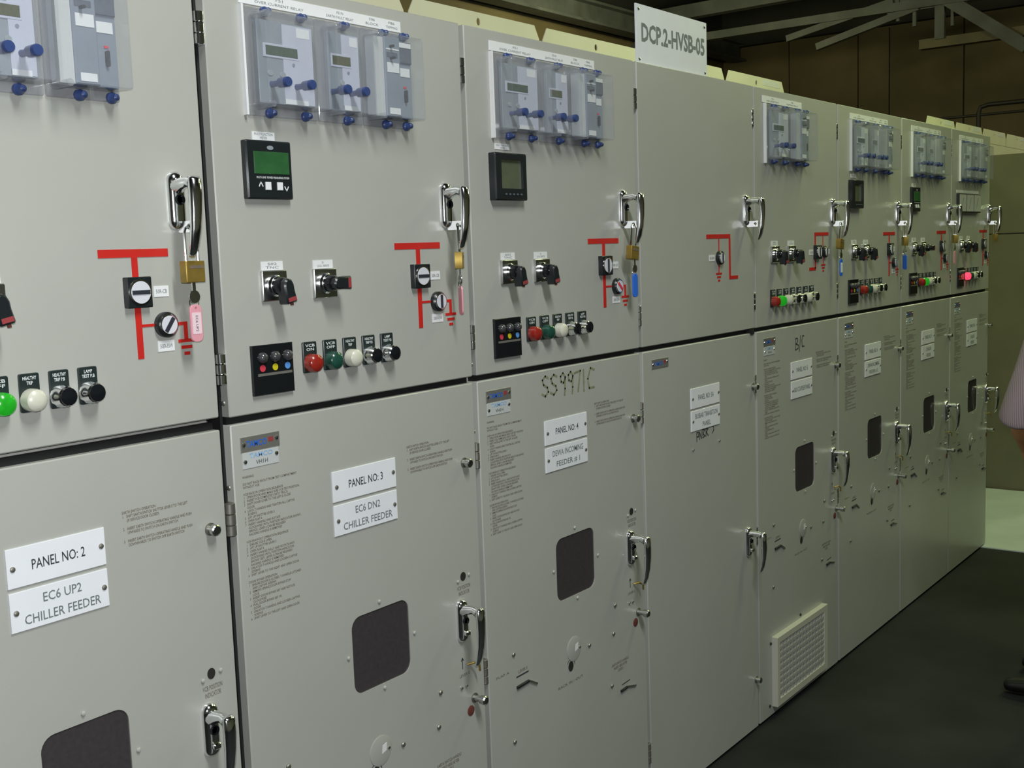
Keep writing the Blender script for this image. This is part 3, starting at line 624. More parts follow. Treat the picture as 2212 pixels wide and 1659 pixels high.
def lower_bits(R, fx, pn, w_):
    for x, z in ((0.556, 0.712), (0.545, 0.632), (0.423, 0.636), (0.089, 0.716), (0.53, 0.482), (0.082, 0.488)): bolt(R, fx(x), z)
    for x, z in ((0.376, 0.647), (0.632, 0.697), (0.650, 0.697)): bolt(R, fx(x), z, 0.0038, 'steel')
    for x, z in ((0.370, 0.981), (0.477, 0.879), (0.270, 0.884), (0.374, 0.785)): bolt(R, fx(x), z, 0.0045, 'paint', 'rivet', 0.004)
    one('view_port', MB().prism(circ(fx(0.655), 0.965, 0.0095*AFF[pn][1], 18, 0.0105), -0.0012, 0), 'hole_dark', R)
    for dx, dz in ((-0.02, -0.008), (0.021, 0.0)): bolt(R, fx(0.655)+dx, 0.965+dz, 0.0042, 'paint', 'rivet', 0.004)
    text('VCB POSITION\nINDICATOR', fx(0.632), fx(0.680), 0.921, 0.944, -0.0006, 'ink_brown', R, 'printed_text')
    cap = one('racking_cover', MB().lathe([(0.034, 0), (0.034, 0.0012), (0.031, 0.002)], (fx(0.352), 0, 0.648), n=28), 'paint', R, label='round cover beside the racking hole')
    one('sticker', MB().prism([(fx(0.352)+0.002, 0.640), (fx(0.352)+0.016, 0.644), (fx(0.352)+0.018, 0.662), (fx(0.352)+0.005, 0.658)], -0.0026, -0.002), 'white_label', cap)
    one('racking_hole', MB().prism(circ(fx(0.335), 0.604, 0.0115, 18, 0.014), -0.0010, 0), 'hole_dark', R)
    arc = [(fx(0.335)+0.018*math.cos(a), 0.604+0.021*math.sin(a)) for a in [0.1+0.28*i for i in range(10)]]
    stroke('arrow_mark', [arc], 0.002, -0.0006, 'ink', R)
    text('RACK IN / OUT', fx(0.275), fx(0.39), 0.557, 0.564, -0.0006, 'ink_brown', R, 'printed_text')
    lv = one('shutter_lever', MB().prism([(fx(0.098), 0.622), (fx(0.147), 0.625), (fx(0.147), 0.631), (fx(0.098), 0.629)], -0.006, 0, ch=0.001), 'black_plastic', R, label='short dark shutter lever')
    one('lever_tip', MB().prism([(fx(0.147), 0.625), (fx(0.181), 0.606), (fx(0.183), 0.611), (fx(0.147), 0.631)], -0.004, 0), 'dull_steel', lv)
    stroke('guide_mark', [[(fx(0.10), 0.652), (fx(0.148), 0.653)]], 0.004, -0.0006, 'ink', R)
    text('LEVER S', fx(0.108), fx(0.145), 0.660, 0.668, -0.0006, 'ink_brown', R, 'printed_text')
    text('FLAP A', fx(0.02), fx(0.07), 0.672, 0.678, -0.0006, 'ink_brown', R, 'printed_text')
    text('EARTH SWITCH HANDLE\nINSERT HERE AFTER\nLEVER E', fx(0.535), fx(0.622), 0.512, 0.542, -0.0006, 'ink_brown', R, 'printed_text')
    lv = one('shutter_lever', MB().prism([(fx(0.575), 0.447), (fx(0.61), 0.450), (fx(0.61), 0.455), (fx(0.575), 0.453)], -0.006, 0, ch=0.001), 'black_plastic', R, label='short dark earth shutter lever')
    one('lever_tip', MB().prism([(fx(0.61), 0.450), (fx(0.655), 0.438), (fx(0.656), 0.443), (fx(0.61), 0.455)], -0.004, 0), 'dull_steel', lv)
    stroke('guide_mark', [[(fx(0.585), 0.466), (fx(0.625), 0.468)]], 0.003, -0.0006, 'ink', R)
    # captive screw stud with red disc and hook near the right edge
    sx = fx(0.680)
    st = one('captive_screw', MB().lathe([(0.0075, 0), (0.0075, 0.020), (0.0105, 0.021), (0.0105, 0.034), (0.008, 0.037)], (sx, 0, 0.657), n=16), 'steel', R)
    one('washer', MB().lathe([(0.012, 0), (0.012, 0.0025)], (sx, 0, 0.657), n=16), 'dull_steel', st)
    one('red_plug', MB().lathe([(0.0125, 0), (0.0125, 0.0015), (0.010, 0.0028)], (fx(0.664), 0, 0.630), n=18), 'rust_red', R)
    st = one('captive_screw', MB().lathe([(0.0075, 0), (0.0075, 0.010), (0.0105, 0.011), (0.0105, 0.019), (0.008, 0.021)], (fx(0.676), 0, 1.236), n=16), 'steel', R)
    one('washer', MB().lathe([(0.012, 0), (0.012, 0.0025)], (fx(0.676), 0, 1.236), n=16), 'dull_steel', st)
    one('lock_hook', MB().tube([(fx(0.657), -0.002, 0.748), (fx(0.657)+0.010, -0.014, 0.752), (fx(0.657)+0.022, -0.020, 0.744), (fx(0.657)+0.026, -0.018, 0.728)], 0.0028, 8), 'brass', R)
    stroke('arrow_mark', [[(fx(0.640), 0.742), (fx(0.640), 0.768)], [(fx(0.636), 0.762), (fx(0.640), 0.768), (fx(0.644), 0.762)]], 0.0024, -0.0006, 'ink', R)
    text('LEVER E', fx(0.628), fx(0.665), 0.722, 0.729, -0.0006, 'ink_brown', R, 'printed_text')

def build_panel(pn):
    a_, b_ = AFF[pn]; fx = lambda x: a_+b_*x
    X0 = XP[pn]; pitch = XP[pn+1]-X0; w_ = pitch-GAP[pn]
    R = thing('switchgear_panel', LBL[pn], 'switchgear', (X0, 0, 0), 'row of switchgear cabinets')
    body_w = pitch-(0.030 if pn == 2 else GAP[pn])
    one('body', MB().box(0.002, body_w, 0.032, 0.845, 0.0, 2.238), 'paint_side', R, smooth=0)
    # doors
    one('upper_door', MB().prism(rrect(0, w_, ZUB+(0.004 if pn == 2 else 0), TOP, 0.003, 2), 0, 0.030, ch=0.0022), 'paint', R)
    wz0, wz1 = 0.795, 0.965; wx0, wx1 = fx(0.284), fx(0.462)
    win = pn != 5
    holes = [rrect(wx0, wx1, wz0, wz1, 0.026, 6)[::-1]] if win else []
    zb = 0.012
    one('lower_door', MB().prism(rrect(0, w_, zb, ZLT-(0.004 if pn == 2 else 0), 0.003, 2), 0, 0.030, holes=holes, ch=0.0022), 'paint', R)
    if win:
        pane = one('window_pane', MB().prism(rrect(wx0-0.0005, wx1+0.0005, wz0-0.0005, wz1+0.0005, 0.026, 6), 0.0022, 0.0052), 'smoked_glass', R, label='smoked inspection window')
        one('inner_plate', MB().box(wx0-0.01, wx1+0.01, 0.0302, 0.0318, wz0-0.01, wz1+0.01), 'window_interior', R)
        bolt_ = one('inner_screw', MB().lathe([(0.006, 0), (0.006, 0.006)], (wx1-0.035, 0.0302, wz1-0.09), n=10), 'hole_dark', R)
    one('door_gap_shade', MB().box(0.004, w_-0.004, 0.016, 0.0315, ZLT-(0.006 if pn == 2 else 0.002), ZUB+(-0.006 if pn == 2 else 0.002)), 'gap_black', R, label='dark strip painted as shade in the gap between the two doors')  # black strip stands in for the shade between the doors
    if pn == 3: one('side_gap_shade', MB().box(-0.006, 0.0, 0.0215, 0.060, 0.02, 2.235), 'gap_black', R, label='black strip painted as shade in the gap along the cabinet edge')  # black strip paints the shade of the deep gap beside this cabinet
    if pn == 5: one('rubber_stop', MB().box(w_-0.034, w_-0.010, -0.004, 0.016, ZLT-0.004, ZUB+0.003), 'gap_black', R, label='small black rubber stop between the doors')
    # side screws and hinges
    for z in (2.145, 1.528): hinge(R, z, 0.058, 'chrome', GAP.get(pn-1, 0.02)*0.45)
    for z in ((1.243, 0.705) if pn != 5 else (1.243, 0.20)): hinge(R, z, 0.062, 'dull_steel', GAP.get(pn-1, 0.02)*0.45)
    for z in (1.462, 1.300):
        inst('sidescrew', lambda m_: m_.lathe([(0.0055, 0), (0.0045, 0.002), (0.002, 0.003)], axis='-x', n=10), 'hinge_screw', 'dull_steel', R, (0, 0.016, z))
    # upper door instruments
    if pn == 6:
        relay_set(R, lambda x: x, [('A', 0.080, 0.262), ('S', 0.266, 0.425)])
        strip_label(R, lambda x: x, 0.064, 0.395, [(0, 0.5, 'F51', 'OVER CURRENT RELAY'), (0.5, 1, 'F86', 'TRIPPING RELAY')])
    elif pn != 5:
        relay_set(R, fx, [('A', 0.084, 0.262), ('B', 0.264, 0.390), ('T', 0.392, 0.538)])
        strip_label(R, fx, 0.080, 0.521, [(0, 0.45, 'F51', 'OVER CURRENT RELAY'), (0.45, 0.73, 'F51N', 'EARTH FAULT RELAY'), (0.73, 0.87, 'TEST TERMINAL', 'BLOCK'), (0.87, 1, 'F86', 'TRIPPING')])
    if pn in (2, 3, 8): meter_green(R, fx)
    if pn in (4, 7): meter_grey(R, fx)
    if pn == 9: meter_triple(R, fx)
    if pn != 5:
        sq = b_
        if pn == 6: selector(R, 0.153, 1.684, 1, 0.15, 'S02\nTNC'); selector(R, 0.295, 1.683, 1, 0.15, 'S01\nLOCAL / REMOTE')
        else:
            selector(R, fx(0.124), 1.677, sq, 0.2, 'S02\nTNC')
            selector(R, fx(0.2575), 1.676, sq, PI/2 if pn in (3, 8) else 0.2, 'S01\nLOCAL / REMOTE')
    mimic(R, fx, pn)
    if pn == 6:
        for x, k_, l in zip((0.133, 0.186, 0.2435, 0.302, 0.360, 0.4175, 0.475), ('red_lens', 'green_lit', 'white_lens', 'pb', 'pb', 'white_lens', 'pb'), ('VCB\nON', 'VCB\nOFF', 'HEALTHY\nTRIP', 'HEALTHY\nTRIP P.B', 'LAMP\nTEST P.B', 'TRIP\nCIRCUIT', 'RESET\nP.B')): lampbtn(R, x, 1, k_, l)
    elif pn != 5:
        volt_ind(R, fx)
        kinds = {2: ('red_lens', 'green_lit'), 8: ('red_lens', 'green_lit'), 9: ('red_lit', 'green_lens')}.get(pn, ('red_lens', 'green_lens'))
        for x, k_, l in zip((0.2065, 0.2625, 0.3185, 0.3745, 0.4305), kinds+('white_lens', 'pb', 'pb'), ('VCB\nON', 'VCB\nOFF', 'HEALTHY\nTRIP', 'HEALTHY\nTRIP P.B', 'LAMP\nTEST P.B')): lampbtn(R, fx(x), b_, k_, l)
    hx = fx(0.6465); handle(R, hx, 1.836, True)
    # lower door
    nameplates(R, fx, pn != 5); plates(R, fx, pn)
    if pn != 5:
        text(INSTR, fx(0.020), fx(0.160), 1.038, 1.320, -0.0006, 'ink_brown', R, 'printed_text', left=True, bold=0.006)
        text(EARTH, fx(0.480), fx(0.634), 1.243, 1.306, -0.0006, 'ink_brown', R, 'printed_text', left=True, bold=0.006)
        lower_bits(R, fx, pn, w_); handle(R, fx(0.643), 0.860, False)
    else:
        handle(R, fx(0.636), 0.702, False)
        for z in (1.236, 0.19):
            st = one('captive_screw', MB().lathe([(0.0075, 0), (0.0075, 0.010), (0.0105, 0.011), (0.0105, 0.019), (0.008, 0.021)], (w_-0.018, 0, z), n=16), 'steel', R)
            one('washer', MB().lathe([(0.012, 0), (0.012, 0.0025)], (w_-0.018, 0, z), n=16), 'dull_steel', st)
        for x, z in ((0.295, 1.085), (0.475, 1.088)): bolt(R, x, z, 0.004, 'steel')
    if pn == 4:
        def S(x, z, q=1.0): return [(x+0.030*q, z+0.046), (x+0.016*q, z+0.052), (x+0.003, z+0.043), (x+0.008, z+0.030), (x+0.024*q, z+0.022), (x+0.028*q, z+0.010), (x+0.014, z), (x, z+0.007)]
        def N9(x, z): return [(x+0.022, z+0.042), (x+0.012, z+0.052), (x+0.001, z+0.044), (x+0.003, z+0.030), (x+0.014, z+0.026), (x+0.022, z+0.040), (x+0.020, z+0.01), (x+0.018, z-0.006)]
        stroke('handwriting', [S(0.262, 1.352), S(0.300, 1.352), N9(0.346, 1.352), N9(0.382, 1.352), [(0.412, 1.398), (0.440, 1.402), (0.428, 1.348)], [(0.456, 1.402), (0.456, 1.346)], [(0.508, 1.398), (0.490, 1.404), (0.476, 1.376), (0.482, 1.350), (0.506, 1.350)]], 0.0058, -0.0006, 'marker_green', R)
    if pn == 5:
        stroke('handwriting', [[(0.322, 1.108), (0.322, 1.136), (0.334, 1.136), (0.334, 1.122), (0.322, 1.122)], [(0.340, 1.112), (0.340, 1.136), (0.352, 1.114), (0.352, 1.138)], [(0.362, 1.114), (0.362, 1.140), (0.376, 1.138), (0.364, 1.126), (0.378, 1.118), (0.362, 1.114)], [(0.384, 1.116), (0.384, 1.140), (0.398, 1.138), (0.386, 1.128), (0.400, 1.116)], [(0.422, 1.142), (0.436, 1.142), (0.438, 1.128), (0.426, 1.120)]], 0.004, -0.0006, 'marker_black', R)
    if pn == 6:
        stroke('handwriting', [[(0.330, 1.330), (0.332, 1.372), (0.348, 1.372), (0.352, 1.362), (0.336, 1.352), (0.356, 1.346), (0.354, 1.334), (0.330, 1.330)], [(0.366, 1.322), (0.376, 1.380)], [(0.408, 1.376), (0.396, 1.378), (0.388, 1.360), (0.392, 1.338), (0.410, 1.338)]], 0.0045, -0.0006, 'marker_black', R)
        # vent grille
        vx0, vx1, vz0, vz1 = 0.104, 0.574, 0.044, 0.304
        fr = one('vent_frame', MB().prism(rect(vx0, vx1, vz0, vz1), -0.022, 0, holes=[rect(vx0+0.022, vx1-0.03, vz0+0.026, vz1-0.022)[::-1]], ch=0.001), 'vent_paint', R, label='raised cream frame of the vent grille')
        one('vent_mesh_back', MB().box(vx0+0.02, vx1-0.028, -0.006, -0.004, vz0+0.024, vz1-0.02), 'vent_back', fr)
        nz, nx = 9, 14; a0, a1, c0, c1 = vx0+0.022, vx1-0.03, vz0+0.026, vz1-0.022
        for k_ in range(1, nz): z = c0+(c1-c0)*k_/nz; inst('vslat', lambda m_: m_.box(-(a1-a0)/2, (a1-a0)/2, 0, 0.012, -0.0055, 0.0055), 'slat', 'paint', fr, ((a0+a1)/2, -0.020, z))
        for k_ in range(1, nx): x = a0+(a1-a0)*k_/nx; inst('vbar', lambda m_: m_.box(-0.0045, 0.0045, 0, 0.012, -(c1-c0)/2, (c1-c0)/2), 'grille_bar', 'paint', fr, (x, -0.0195, (c0+c1)/2))
        for x, z in ((0.091, 0.284), (0.079, 0.053), (0.357, 0.318), (0.60, 0.284), (0.60, 0.06)): bolt(R, x, z, 0.0055, 'hole_dark')
    return R
for pn in range(2, 10): build_panel(pn)

# ------------------------------------------------------------------ padlocks and key tags hanging on the hasps
def padlock(pn, lab, tilt=0.0, yaw=0.0, body=True):
    a_, b_ = AFF[pn]; hx = XP[pn]+a_+b_*0.6465; hz = 1.836-0.046
    t = thing('padlock', lab, 'padlock', (hx, -0.036, hz), 'padlocks on the cabinet handles'); t.rotation_euler = (0, tilt, yaw)
    r = 0.0026
    sh = MB().tube([(-0.013, 0, -0.062), (-0.013, 0, -0.012), (-0.010, 0, -0.003), (0, 0, 0.0015), (0.010, 0, -0.003), (0.013, 0, -0.012), (0.013, 0, -0.062)], r, 10)
    place('shackle', sh.mesh('shackle'), 'chrome', t)
    place('lock_body', MB().prism(rrect(-0.020, 0.020, -0.098, -0.060, 0.002, 2), -0.009, 0.009, ch=0.0012).mesh('lock_body'), 'brass', t)
    place('ink_mark', MB().prism(rect(-0.013, 0.016, -0.073, -0.068), -0.0096, -0.009).mesh('ink_mark'), 'ink_brown', t)
    return (hx, -0.036, hz)
def keytag(pn, lab, colr, writing=None, edge=False, low=0.0):
    a_, b_ = AFF[pn]; hx = XP[pn]+a_+b_*0.6465; z = 1.836-0.046-0.099+low
    t = thing('key_tag', lab, 'key tag', (hx, -0.036, z), 'key tags hanging from the padlocks'); t.rotation_euler = (0, 0, 1.0 if edge else 0.0)
    place('key', MB().prism(circ(0, -0.024, 0.0115, 14), -0.0012, 0.0012).mesh('key'), 'steel', t)
    place('key_blade', MB().box(-0.0035, 0.0035, -0.001, 0.001, -0.015, 0.002).mesh('key_blade', 0), 'steel', t)
    ring = [(0.010*math.cos(q), 0.002, -0.034+0.010*math.sin(q)) for q in [2*PI*i/14 for i in range(15)]]
    place('key_ring', MB().tube(ring, 0.0008, 6).mesh('key_ring'), 'chrome', t)
    hole = circ(0.0, -0.044, 0.0024, 10)[::-1]
    place('tag_body', MB().prism(rrect(-0.0125, 0.0125, -0.104, -0.038, 0.010, 5), -0.002, 0.002, holes=[hole], ch=0.0006).mesh('tag_body'), colr, t)
    if writing:
        p = place('tag_paper', MB().prism(rrect(-0.0095, 0.0095, -0.090, -0.052, 0.0015, 2), -0.0026, -0.002).mesh('tag_paper'), 'pale_pink' if 'pink' in colr else 'white_label', t)
        if len(writing) > 1:
            o = text(writing, -0.014, 0.014, -0.074, -0.069, -0.0029, 'ink', p); o.rotation_euler = (0, PI/2, 0)
padlock(2, 'brass padlock with dark mark on the handle of PANEL NO: 2'); keytag(2, 'pink key tag with paper insert hanging at PANEL NO: 2', 'pink_tag', 'EC6 UP2')
padlock(3, 'brass padlock seen edge-on at the handle of PANEL NO: 3', 0, 0.62); keytag(3, 'plain pink key tag hanging edge-on at PANEL NO: 3', 'pink_tag', None, True)
padlock(4, 'tilted brass padlock on the handle of PANEL NO: 4', 0.12, 0.0); keytag(4, 'plain bright blue key tag hanging at PANEL NO: 4', 'blue_tag')
padlock(6, 'tilted brass padlock on the cabinet marked B/C', 0.12, 0.0); keytag(6, 'blue key tag with white insert on the cabinet marked B/C', 'blue_tag', ' ')
padlock(7, 'brass padlock on the cabinet beside the one marked B/C', 0, 0.62); keytag(7, 'blue key tag seen edge-on beside the cabinet marked B/C', 'blue_tag', None, True)
padlock(8, 'brass padlock on the second last cabinet of the row', 0, 0.6); keytag(8, 'pale pink key tag on the second last cabinet', 'pink_tag')
padlock(9, 'brass padlock on the last cabinet of the row', 0, 0.62)

# ------------------------------------------------------------------ sign on top
SX0, SX1 = 1.531, 1.958
sg = thing('name_sign', 'white sign DCP.2-HVSB-05 standing on the cabinet tops', 'sign', ((SX0+SX1)/2, 0.015, TOP))
hw = (SX1-SX0)/2
sp = place('sign_plate', MB().prism(rect(-hw, hw, 0.001, 0.166), -0.0025, 0.0025, ch=0.0005).mesh('sign_plate'), 'white_plate', sg)
text('DCP.2-HVSB-05', -hw+0.028, hw-0.015, 0.062, 0.116, -0.0029, 'ink_grey', sp, bold=0.03)
for x, z in ((-hw+0.014, 0.152), (hw-0.014, 0.152), (-hw+0.014, 0.012), (hw-0.014, 0.012)): inst('plscrew', None, 'screw', 'steel', sg, (x, -0.0025, z))

# ------------------------------------------------------------------ rear busbar chamber with top plates
CH = [(0.76, 1.49, 'cream rear chamber whose top plate shows above PANEL NO: 3'), (1.49, 2.24, 'cream rear chamber, second top plate from the white sign, towards PANEL NO: 3'),
      (2.24, 3.0, 'cream rear chamber whose top plate adjoins the white sign, above PANEL NO: 4'), (3.0, 3.76, 'cream rear chamber whose top plate is mostly hidden behind the white sign'),
      (3.76, 4.45, 'cream rear chamber with white sticker, top plate above the B/C cabinet'), (4.45, 6.80, 'long low cream rear chamber without a top plate'),
      (6.80, 7.485, 'cream rear chamber with first top plate after the long stretch without plates'), (7.485, 8.21, 'cream rear chamber with second top plate after the stretch without plates'),
      (8.21, 8.92, 'cream rear chamber with third top plate, just past the last cabinet'), (8.92, 9.65, 'cream rear chamber with last top plate beside the dark enclosure')]
for x0, x1, lab in CH:
    x0 += 0.012; x1 -= 0.012; has = x1-x0 < 1
    t = thing('busbar_chamber', lab, 'switchgear', ((x0+x1)/2, 0.85, 0), 'rear busbar chambers')
    h = (x1-x0)/2
    zt = 2.452 if has else 2.40
    place('chamber_body', MB().box(-h-0.010, h+0.010, 0.0, 0.9, 0, zt).mesh('chamber_body', 0), 'cream', t)
    if has:
        hole = circ(0.0, 2.530, 0.0105, 14, 0.0135)[::-1]
        pl = [(-h, 2.455), (h, 2.455), (h, 2.515), (h-0.028, 2.562), (-h+0.028, 2.562), (-h, 2.515)]
        place('top_plate', MB().prism(pl, 0.0, 0.004, holes=[hole], ch=0.0006).mesh('top_plate'), 'cream', t)
        if x0 > 3.5 and x0 < 4 or x0 > 6.7: place('sticker', MB().prism(rect(h-0.26, h-0.06, 2.525, 2.555), -0.0012, 0).mesh('sticker'), 'white_label', t)

# ------------------------------------------------------------------ neighbouring enclosure beyond the gap, pale sheet for the brightly lit floor
t = thing('enclosure', 'dark olive cabinet end standing beyond the last cabinet', 'cabinet', (6.70, 0.3, 0))
place('end_panel', MB().box(0, 0.03, -0.55, 0.54, 0.0, 1.725).mesh('end_panel', 0), 'olive', t); place('end_panel', MB().box(0, 0.03, -0.55, 0.54, 1.733, 2.248).mesh('end_panel', 0), 'olive', t)
place('body', MB().box(0.03, 0.9, -0.54, 0.54, 0.0, 2.24).mesh('body', 0), 'olive', t)
for yy, zz in ((-0.13, 0.78), (-0.2, 1.9), (0.1, 1.9)): place('bolt', MB().lathe([(0.01, 0), (0.007, 0.006)], axis='-x', n=10).mesh('bolt'), 'hole_dark', t, (0, yy, zz))
fs = place('lit_floor_sheet', MB().box(-0.78, 0.78, -1.2, 0.8, 0.0, 0.006).mesh('lit_floor_sheet', 0), 'pale_floor', None, (5.90, 0.0, 0.0))
tag(fs, 'pale grey floor sheet beyond the last cabinet, bright light put into its colour', 'floor sheet')

# ------------------------------------------------------------------ person at the right edge
def skin_mesh(name, verts, edges, radii, root, sub=2):
    me = bpy.data.meshes.new(name); me.from_pydata(verts, edges, []); o = bpy.data.objects.new(name, me); COL.objects.link(o)
    o.modifiers.new('skin', 'SKIN'); sv = me.skin_vertices[0].data
    for i, r in enumerate(radii): sv[i].radius = r if isinstance(r, tuple) else (r, r); sv[i].use_root = (i == root)
    s_ = o.modifiers.new('sub', 'SUBSURF'); s_.levels = sub; s_.render_levels = sub
    out = bpy.data.meshes.new_from_object(o.evaluated_get(bpy.context.evaluated_depsgraph_get()))
    bpy.data.objects.remove(o); out.name = name
    out.polygons.foreach_set('use_smooth', [True]*len(out.polygons)); return out
def chain(data):
    """data: list of (name, parent, (x,y,z), radius)"""
    idx = {}; V = []; E_ = []; Rr = []
    for n_, p_, c_, r_ in data:
        idx[n_] = len(V); V.append(c_); Rr.append(r_)
        if p_: E_.append((idx[p_], idx[n_]))
    return V, E_, Rr
PX, PY = 3.205, -0.825
P = thing('person', 'person in striped shirt and dark trousers with a bent arm beside the cabinets', 'person', (PX, PY, 0))
# person faces +y; left is -x.  joints in the person's frame
LE = (-0.155, 0.155, 1.065); LS = (-0.175, 0.045, 1.44); LW = (-0.005, 0.165, 0.93)
RS = (0.175, 0.0, 1.42); RE = (0.26, -0.02, 1.12); RW = (0.25, 0.02, 0.88)
bodyd = [('pel', None, (0, -0.07, 0.95), (0.120, 0.088)), ('abd', 'pel', (0, -0.03, 1.10), (0.112, 0.082)), ('che', 'abd', (0, 0.0, 1.28), (0.140, 0.095)), ('upc', 'che', (0, -0.01, 1.42), (0.13, 0.085)),
         ('nk', 'upc', (0, 0.0, 1.51), 0.055), ('nk2', 'nk', (0, 0.015, 1.56), 0.052), ('hd', 'nk2', (0, 0.03, 1.64), (0.072, 0.088)), ('hd2', 'hd', (0, 0.025, 1.72), (0.072, 0.09)), ('hd3', 'hd2', (0, 0.01, 1.77), (0.045, 0.055)),
         ('ls', 'upc', LS, 0.052), ('lm', 'ls', (-0.172, 0.10, 1.25), 0.046), ('le', 'lm', LE, 0.040), ('lf', 'le', (-0.085, 0.162, 1.0), 0.041), ('lw', 'lf', LW, 0.027), ('lh', 'lw', (0.045, 0.16, 0.89), (0.040, 0.022)),
         ('rs', 'upc', RS, 0.052), ('rm', 'rs', (0.215, 0.01, 1.27), 0.046), ('re', 'rm', RE, 0.040), ('rf', 're', (0.258, 0.0, 1.02), 0.037), ('rw', 'rf', RW, 0.027), ('rh', 'rw', (0.245, 0.035, 0.81), (0.022, 0.040)),
         ('lhip', 'pel', (-0.09, -0.08, 0.86), 0.078), ('lk', 'lhip', (-0.115, -0.05, 0.49), 0.056), ('lc', 'lk', (-0.118, -0.06, 0.33), 0.052), ('la', 'lc', (-0.120, -0.075, 0.09), 0.036), ('lt', 'la', (-0.135, 0.07, 0.045), (0.036, 0.026)),
         ('rhip', 'pel', (0.09, -0.08, 0.86), 0.078), ('rk', 'rhip', (0.115, -0.05, 0.49), 0.056), ('rc', 'rk', (0.118, -0.06, 0.33), 0.052), ('ra', 'rc', (0.120, -0.075, 0.09), 0.036), ('rt', 'ra', (0.135, 0.07, 0.045), (0.036, 0.026))]
def fingers(tag_, w, d, side, base):
    d = Vector(d).normalized(); s_ = Vector(side).normalized(); n_ = d.cross(s_); out = []
    for i, (o_, L) in enumerate(((-0.027, 0.062), (-0.009, 0.072), (0.009, 0.068), (0.026, 0.054))):
        a = Vector(w)+d*0.035+s_*o_; b_ = a+d*L*0.5-n_*0.004; c_ = b_+d*L*0.35-n_*0.018; e_ = c_+d*L*0.12-n_*0.018
        out += [(tag_+'f%da' % i, base, tuple(a), 0.0095), (tag_+'f%db' % i, tag_+'f%da' % i, tuple(b_), 0.0085), (tag_+'f%dc' % i, tag_+'f%db' % i, tuple(c_), 0.008), (tag_+'f%dd' % i, tag_+'f%dc' % i, tuple(e_), 0.0065)]
    a = Vector(w)-d*0.01-s_*0.036; out += [(tag_+'ta', base, tuple(a), 0.0105), (tag_+'tb', tag_+'ta', tuple(a+d*0.03-s_*0.016), 0.0095), (tag_+'tc', tag_+'tb', tuple(a+d*0.055-s_*0.014-n_*0.008), 0.008)]
    return out
bodyd += fingers('L', (0.045, 0.16, 0.89), (0.80, -0.1, -0.55), (0.0, -0.2, 0.95), 'lh')
bodyd += fingers('R', (0.245, 0.035, 0.81), (-0.05, 0.12, -0.99), (0.0, -0.99, -0.1), 'rh')
V, E_, Rr = chain(bodyd); bm_ = skin_mesh('body', V, E_, Rr, 0)
place('body', bm_, 'skin', P)
# face
for sx in (-1, 1):
    place('eye', MB().lathe([(0.002, -0.010), (0.009, -0.005), (0.011, 0), (0.009, 0.005), (0.002, 0.010)], n=10).mesh('eye'), 'dial_white', P, (sx*0.032, 0.112, 1.685))
    place('ear', MB().prism(circ(0, 0, 0.016, 12, 0.03), -0.008, 0.008, ch=0.004).mesh('ear'), 'skin', P, (sx*0.074, 0.02, 1.675)).rotation_euler = (0, 0, PI/2)
place('nose', MB().tube([(0, 0.0, 0.035), (0, 0.018, 0.0), (0, 0.006, -0.012)], [0.006, 0.013, 0.008], 10).mesh('nose'), 'skin', P, (0, 0.115, 1.665))
place('mouth', MB().tube([(-0.024, -0.006, 0), (0, 0, -0.002), (0.024, -0.006, 0)], [0.003, 0.006, 0.003], 8).mesh('mouth'), 'rust_red', P, (0, 0.112, 1.622))
V, E_, Rr = chain([('a', None, (0, -0.005, 1.66), (0.074, 0.078)), ('b', 'a', (0, 0.0, 1.725), (0.080, 0.098)), ('c', 'b', (0, 0.0, 1.785), (0.050, 0.062))]); place('hair', skin_mesh('hair', V, E_, Rr, 0), 'hair', P)
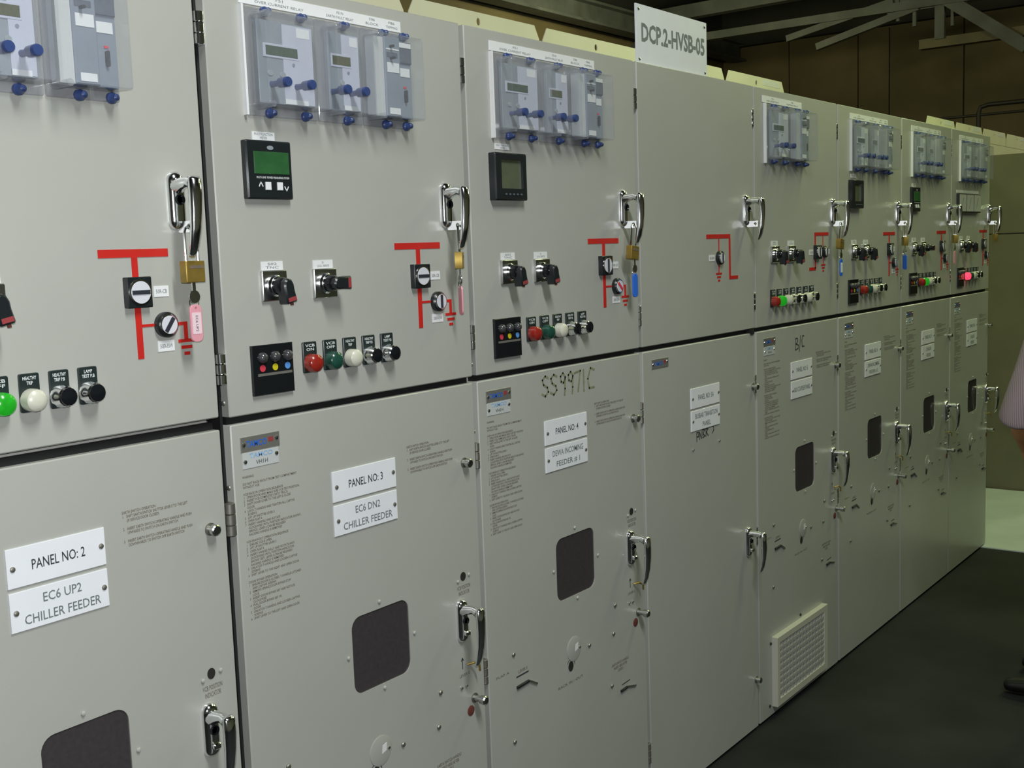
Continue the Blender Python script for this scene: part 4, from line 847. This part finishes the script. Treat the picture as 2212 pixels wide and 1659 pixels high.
V, E_, Rr = chain([('a', None, (0, -0.02, 1.12), (0.160, 0.125)), ('p', 'a', (0, -0.065, 0.97), (0.170, 0.135)), ('q', 'p', (0, -0.075, 0.84), (0.178, 0.140)), ('c', 'a', (0, 0, 1.28), (0.178, 0.130)), ('u', 'c', (0, -0.012, 1.435), (0.165, 0.118)), ('n', 'u', (0, -0.003, 1.525), (0.082, 0.080)), ('o', 'n', (0, 0.004, 1.555), (0.070, 0.068)),
                   ('ls', 'u', LS, 0.070), ('lm', 'ls', (-0.174, 0.10, 1.25), 0.066), ('le', 'lm', (-0.168, 0.150, 1.11), 0.062), ('lf', 'le', (-0.150, 0.160, 1.06), 0.072), ('lg', 'lf', (-0.138, 0.164, 1.035), 0.074),
                   ('rs', 'u', RS, 0.070), ('rm', 'rs', (0.215, 0.01, 1.27), 0.064), ('re', 'rm', (0.258, -0.018, 1.13), 0.060), ('rf', 're', (0.260, -0.012, 1.08), 0.056)])
place('shirt', skin_mesh('shirt', V, E_, Rr, 0), 'shirt', P)
V, E_, Rr = chain([('p', None, (0, -0.07, 0.94), (0.155, 0.118)), ('w', 'p', (0, -0.062, 1.04), (0.150, 0.112)), ('l', 'p', (-0.095, -0.08, 0.86), 0.098), ('lk', 'l', (-0.115, -0.05, 0.49), 0.074), ('la', 'lk', (-0.12, -0.075, 0.13), 0.062), ('lb', 'la', (-0.12, -0.075, 0.075), 0.060),
                   ('r', 'p', (0.095, -0.08, 0.86), 0.098), ('rk', 'r', (0.115, -0.05, 0.49), 0.074), ('ra', 'rk', (0.12, -0.075, 0.13), 0.062), ('rb', 'ra', (0.12, -0.075, 0.075), 0.060)])
place('trousers', skin_mesh('trousers', V, E_, Rr, 0), 'trouser', P)
for s_ in (-1, 1):
    V, E_, Rr = chain([('h', None, (s_*0.118, -0.09, 0.052), (0.042, 0.044)), ('m', 'h', (s_*0.126, 0.02, 0.048), (0.044, 0.042)), ('t', 'm', (s_*0.138, 0.13, 0.036), (0.046, 0.030)), ('e', 't', (s_*0.142, 0.20, 0.030), (0.034, 0.024))])
    sm = skin_mesh('shoe', V, E_, Rr, 0)
    zmin = min(v.co.z for v in sm.vertices)
    for v in sm.vertices: v.co.z = max(0.002, v.co.z)
    place('shoe', sm, 'shoe_leather', P)
